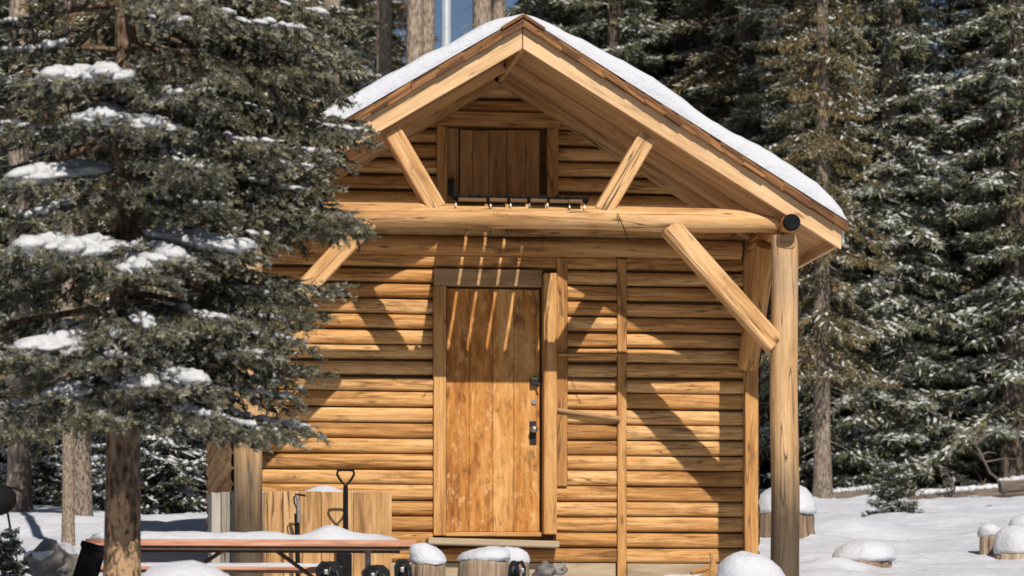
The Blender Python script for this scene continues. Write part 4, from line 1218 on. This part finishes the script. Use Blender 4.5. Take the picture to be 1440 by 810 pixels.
# ------------------------------------------------------------------ the big spruce in front of the cabin
def front_spruce():
    rng = np.random.default_rng(5)
    YS = 15.5; KY = 15.5 / 19.6
    ft = P(171, 800, YS); X0 = ft.x; g = gz(X0, YS)
    root = thing('spruce_tree', 'big spruce with snow laden boughs standing in front of the left side of cabin', 'tree', (X0, YS, g))
    zoff = g
    # trunk
    mb = MB(); rows = []; us = []; n = 18; seg = 46
    for i in range(seg + 1):
        z = g - .3 + 6.9 * i / seg; hh = z - g
        rr = .098 - .0125 * max(hh, 0); rr = max(rr, .012)
        if hh < .5: rr *= 1 + .25 * (1 - hh / .5) ** 2
        cx = X0 + .02 * hh * .4
        rows.append([(cx + math.cos(6.2832 * j / n) * rr * (1 + .1 * mnoise.noise((math.cos(6.2832 * j / n) * 2, math.sin(6.2832 * j / n) * 2, z * 2.5))), YS + math.sin(6.2832 * j / n) * rr, z) for j in range(n)]); us.append(z)
    mb.grid(rows, us, [.04 * j for j in range(n + 1)], .5, True, True)
    branches = []      # (points 14x3, snow, tone)
    def add(z, az, L, snow, rise=.05, droop=.3, tip=.2):
        c = branch_curve(rng, z, az, L, rise, droop, tip); c[:, 0] += X0; c[:, 1] += YS
        branches.append((c, snow, rng.normal(0, .13)))
    z = g + 1.25
    while z < g + 6.5:
        f = (z - g)
        R = 1.15 if f < 4.2 else 1.15 * max(.1, (6.8 - f) / 2.6)
        n = rng.integers(4, 8); a0 = rng.uniform(0, 6.28)
        for k in range(n):
            az = a0 + 6.283 * k / n + rng.normal(0, .22)
            toward_right = math.cos(az)
            if f < 2.0 and toward_right > .2: continue
            add(z + rng.uniform(-.05, .05), az, R * rng.uniform(.55, 1.12), (rng.uniform(.3, .7) if rng.random() < .7 else 0.0), rise=rng.uniform(.0, .14), droop=rng.uniform(.32, .58), tip=rng.uniform(.12, .26))
        z += rng.uniform(.19, .29)
    # boughs one can see reaching over the cabin, and those with the big lumps of snow
    def aimed(px, py, Y, snow, sag=.18):
        Y = YS + (Y - 19.6) * KY; tip = P(px, py, Y); d = math.hypot(tip.x - X0, tip.y - YS); az = math.atan2(tip.y - YS, tip.x - X0)
        z0 = tip.z + d * sag
        c = branch_curve(rng, 0, az, d, 0, sag + .15, .15); c[:, 2] += z0
        c[:, 0] += X0; c[:, 1] += YS
        c[:, 2] += (tip.z - c[-1, 2]) * np.linspace(0, 1, 14)
        branches.append((c, snow, rng.normal(0, .1)))
    for a in ((525, 188, 19.5, .5), (500, 180, 19.9, 0), (515, 312, 19.7, .3), (518, 322, 19.2, 0), (455, 238, 19.6, .5), (430, 232, 19.0, .6), (485, 218, 19.5, .3), (440, 268, 19.2, .3), (420, 305, 19.6, .5), (400, 335, 19.0, .3), (470, 290, 19.8, .3),
              (505, 75, 19.7, .4), (480, 20, 19.4, .4), (430, 415, 19.8, .4), (418, 538, 19.2, .4), (400, 500, 18.9, .4), (395, 470, 19.3, .3), (420, 560, 19.2, .5), (425, 420, 19.5, .5), (410, 450, 19.0, .5),
              (512, 176, 19.8, 0), (480, 190, 19.3, 0), (470, 262, 19.4, 0), (522, 318, 19.5, 0), (500, 300, 19.1, 0), (488, 402, 19.4, .0), (455, 440, 19.1, 0), (455, 520, 19.3, 0),
              (452, 602, 19.4, .4), (410, 610, 19.1, .3), (490, 60, 19.5, 0), (470, 110, 19.2, 0), (500, 130, 20.1, 0), (430, 480, 18.9, .4),
              (520, 30, 19.9, 0), (440, 40, 19.0, .3), (455, 215, 19.1, .2), 
              (60, 108, 18.5, 1), (150, 105, 18.3, 1), (235, 178, 18.4, 1), (130, 165, 18.3, 1), (20, 350, 18.4, 1), (95, 355, 18.3, 1), (365, 352, 18.6, .9), (270, 365, 18.4, 1),
              (200, 380, 18.3, .8), (285, 540, 18.5, 1), (230, 545, 18.4, .8), (30, 492, 18.4, 1), (90, 500, 18.4, .7), (70, 556, 18.6, .8), (320, 290, 18.5, .3), (390, 200, 18.7, .5),
              (250, 130, 18.4, .6), (20, 250, 18.5, .9), (310, 130, 18.6, .5), (380, 600, 18.8, .3), (300, 585, 18.5, .2), (30, 600, 18.7, 0), (120, 585, 18.5, 0), (330, 450, 18.5, .2), (160, 470, 18.3, .4)):
        aimed(*a)
    # shoots
    SPt, SDt, SLt, STt, SFt = [], [], [], [], []; snowpts = []
    for c, snow, tone in branches:
        L = np.linalg.norm(np.diff(c, axis=0), axis=1).sum()
        cl = np.linspace(0, 1, 14)
        def at(t): return np.stack([np.interp(t, cl, c[:, i]) for i in range(3)], -1)
        m = max(4, int(L / .06)); ts = np.linspace(.30, 1.0, m)
        pts = at(ts); tan = unit(at(np.clip(ts + .05, 0, 1)) - at(np.clip(ts - .05, 0, 1)))
        side = unit(np.cross(tan, np.array([0, 0, 1.0]))); upv = np.cross(side, tan)
        for sgn in (-1, 1):
            tl = (.34 * (1.06 - ts) ** .65 * L ** .8 * rng.uniform(.5, 1.1, m) + .04).clip(.06, .40)
            ang = rng.uniform(.65, 1.0, m)[:, None]
            d = unit(tan * np.cos(ang) + side * sgn * np.sin(ang) + upv * rng.uniform(-.25, .12, m)[:, None])
            # second order: shoots along each side twig
            for i in range(m):
                nn = max(1, int(tl[i] / .05))
                tt = (np.arange(nn) + rng.uniform(.2, .9)) / nn * tl[i]
                bp = pts[i] + d[i] * tt[:, None] + np.array([0, 0, -1.0]) * (tt[:, None] ** 2) * .7
                sd2 = unit(np.cross(d[i], upv[i])) * np.where(np.arange(nn) % 2, 1, -1)[:, None]
                dd = unit(d[i] * .8 + sd2 * .7 + rng.normal(0, .25, (nn, 3)) + np.array([0, 0, -.35]))
                SPt.append(bp); SDt.append(dd); SLt.append(rng.uniform(.055, .105, nn)); STt.append(np.full(nn, tone) + rng.normal(0, .17, nn)); SFt.append(np.full(nn, snow))
                if i % 2 == 0:     # the twig's own tip
                    SPt.append((pts[i] + d[i] * tl[i] * .9 + np.array([0, 0, -1.0]) * tl[i] ** 2 * .6)[None]); SDt.append(unit(d[i] + np.array([0, 0, -.2]))[None]); SLt.append(np.array([.1])); STt.append(np.array([tone + .1])); SFt.append(np.array([snow]))
        SPt.append(pts[::2]); SDt.append(unit(tan + upv * .2)[::2]); SLt.append(np.full(len(pts[::2]), .1)); STt.append(np.full(len(pts[::2]), tone)); SFt.append(np.full(len(pts[::2]), snow))
        mb.tube([tuple(p) for p in c[:11:2]], [.022 * min(1.2, L) * (1 - .14 * i) for i in range(6)], 5)
        if snow > .75: snowpts.append((c, snow, L))
    SPt = np.concatenate(SPt); SDt = np.concatenate(SDt); SLt = np.concatenate(SLt); STt = np.concatenate(STt); SFt = np.concatenate(SFt)
    print('front spruce shoots', len(SPt))
    per = 18
    idx = np.repeat(np.arange(len(SPt)), per); nB = len(idx)
    t = np.tile(np.linspace(.05, 1, per), len(SPt)) * SLt[idx]
    d0 = SDt[idx]; rv = rng.normal(0, 1, (nB, 3)); perp = unit(rv - d0 * np.sum(rv * d0, 1, keepdims=True))
    p = SPt[idx] + d0 * t[:, None]
    d = unit(d0 * .5 + perp * .9); s = unit(np.cross(d, d0))
    tint = np.clip(.40 + STt[idx] + rng.normal(0, .09, nB), 0, 1)
    up = perp[:, 2]
    pr = (.09 + .5 * SFt[idx] + .5 * (STt[idx] > .12)) * np.clip(.5 + 1.1 * up, 0, 1.5)
    fr = (rng.random(nB) < pr) * rng.uniform(.4, 1, nB)
    v, f = blades(p, d, s, rng.uniform(.021, .031, nB), rng.uniform(.0065, .0095, nB))
    # woody cores of the shoots
    cv, cf = [], []
    side = unit(np.cross(SDt, rng.normal(0, 1, SDt.shape))); 
    v2, f2 = blades(SPt, SDt, side, SLt, np.full(len(SPt), .024))
    f2 = f2 + len(v); v = np.concatenate([v, v2]); f = np.concatenate([f, f2])
    tint = np.concatenate([tint, np.full(len(SPt), .12)]); fr = np.concatenate([fr, np.zeros(len(SPt))])
    org = np.array([X0, YS, g])
    cr = bpy.data.objects.new('crown', np_mesh('crown', v - org, f, M['needles_front'], tint, fr)); COL.objects.link(cr); cr.parent = root
    mb.build('trunk', M['bark_front'], root)
    sb = MB()
    for c, snow, tone in branches:
        if not .15 < snow <= .75: continue
        for k in range(rng.integers(8, 20)):
            t = rng.uniform(.45, 1.0); q = Vector([np.interp(t, np.linspace(0, 1, 14), c[:, j]) for j in range(3)])
            a_ = rng.uniform(0, 6.28); w_ = rng.uniform(0, .16) * (1.1 - t) * 1.6
            sb.blob(q + Vector((math.cos(a_) * w_, math.sin(a_) * w_, .014)), rng.uniform(.018, .05), rng.uniform(.015, .032), rng.uniform(.008, .018), axis=Vector(c[-1] - c[2]), seed=rng.uniform(0, 99), rough=.3, nu=8, nv=6)
    for c, snow, L in snowpts:
        n = int(L / .05); prev = None
        dirv = Vector(c[-1] - c[2]); sidev = dirv.cross(Vector((0, 0, 1))).normalized()
        k0 = rng.uniform(.3, .6); k1 = rng.uniform(.85, 1.0)
        for i in range(n):
            t = k0 + (k1 - k0) * i / max(1, n - 1)
            q = Vector([np.interp(t, np.linspace(0, 1, 14), c[:, j]) for j in range(3)])
            wdt = (.10 * (1.08 - t) + .03) * snow
            for s_ in ((0,) if t > .85 else (-1, 0, 1)):
                off = sidev * s_ * wdt * rng.uniform(.7, 1.3) * (1.0 if s_ else 0)
                hgt = rng.uniform(.018, .036) * (.6 + .5 * snow) * (1 if s_ == 0 else .75)
                sb.blob(q + off + Vector((0, 0, .028 - abs(s_) * .02)), rng.uniform(.055, .10), rng.uniform(.045, .075) * (.6 + .5 * snow), hgt * 1.1, axis=dirv, seed=rng.uniform(0, 99), rough=.25, nu=10, nv=7)
    sb.build('snow_load', M['snow_soft'], root)['kind'] = 'stuff'
    return root
front_spruce()
# tuft of a young fir in the lower left corner
q = plant(smF, 2, 18.2, .42, 1.0, 'tip of a young fir poking into the lower left corner', group=None)
q.location.z = P(4, 838, 18.2).z
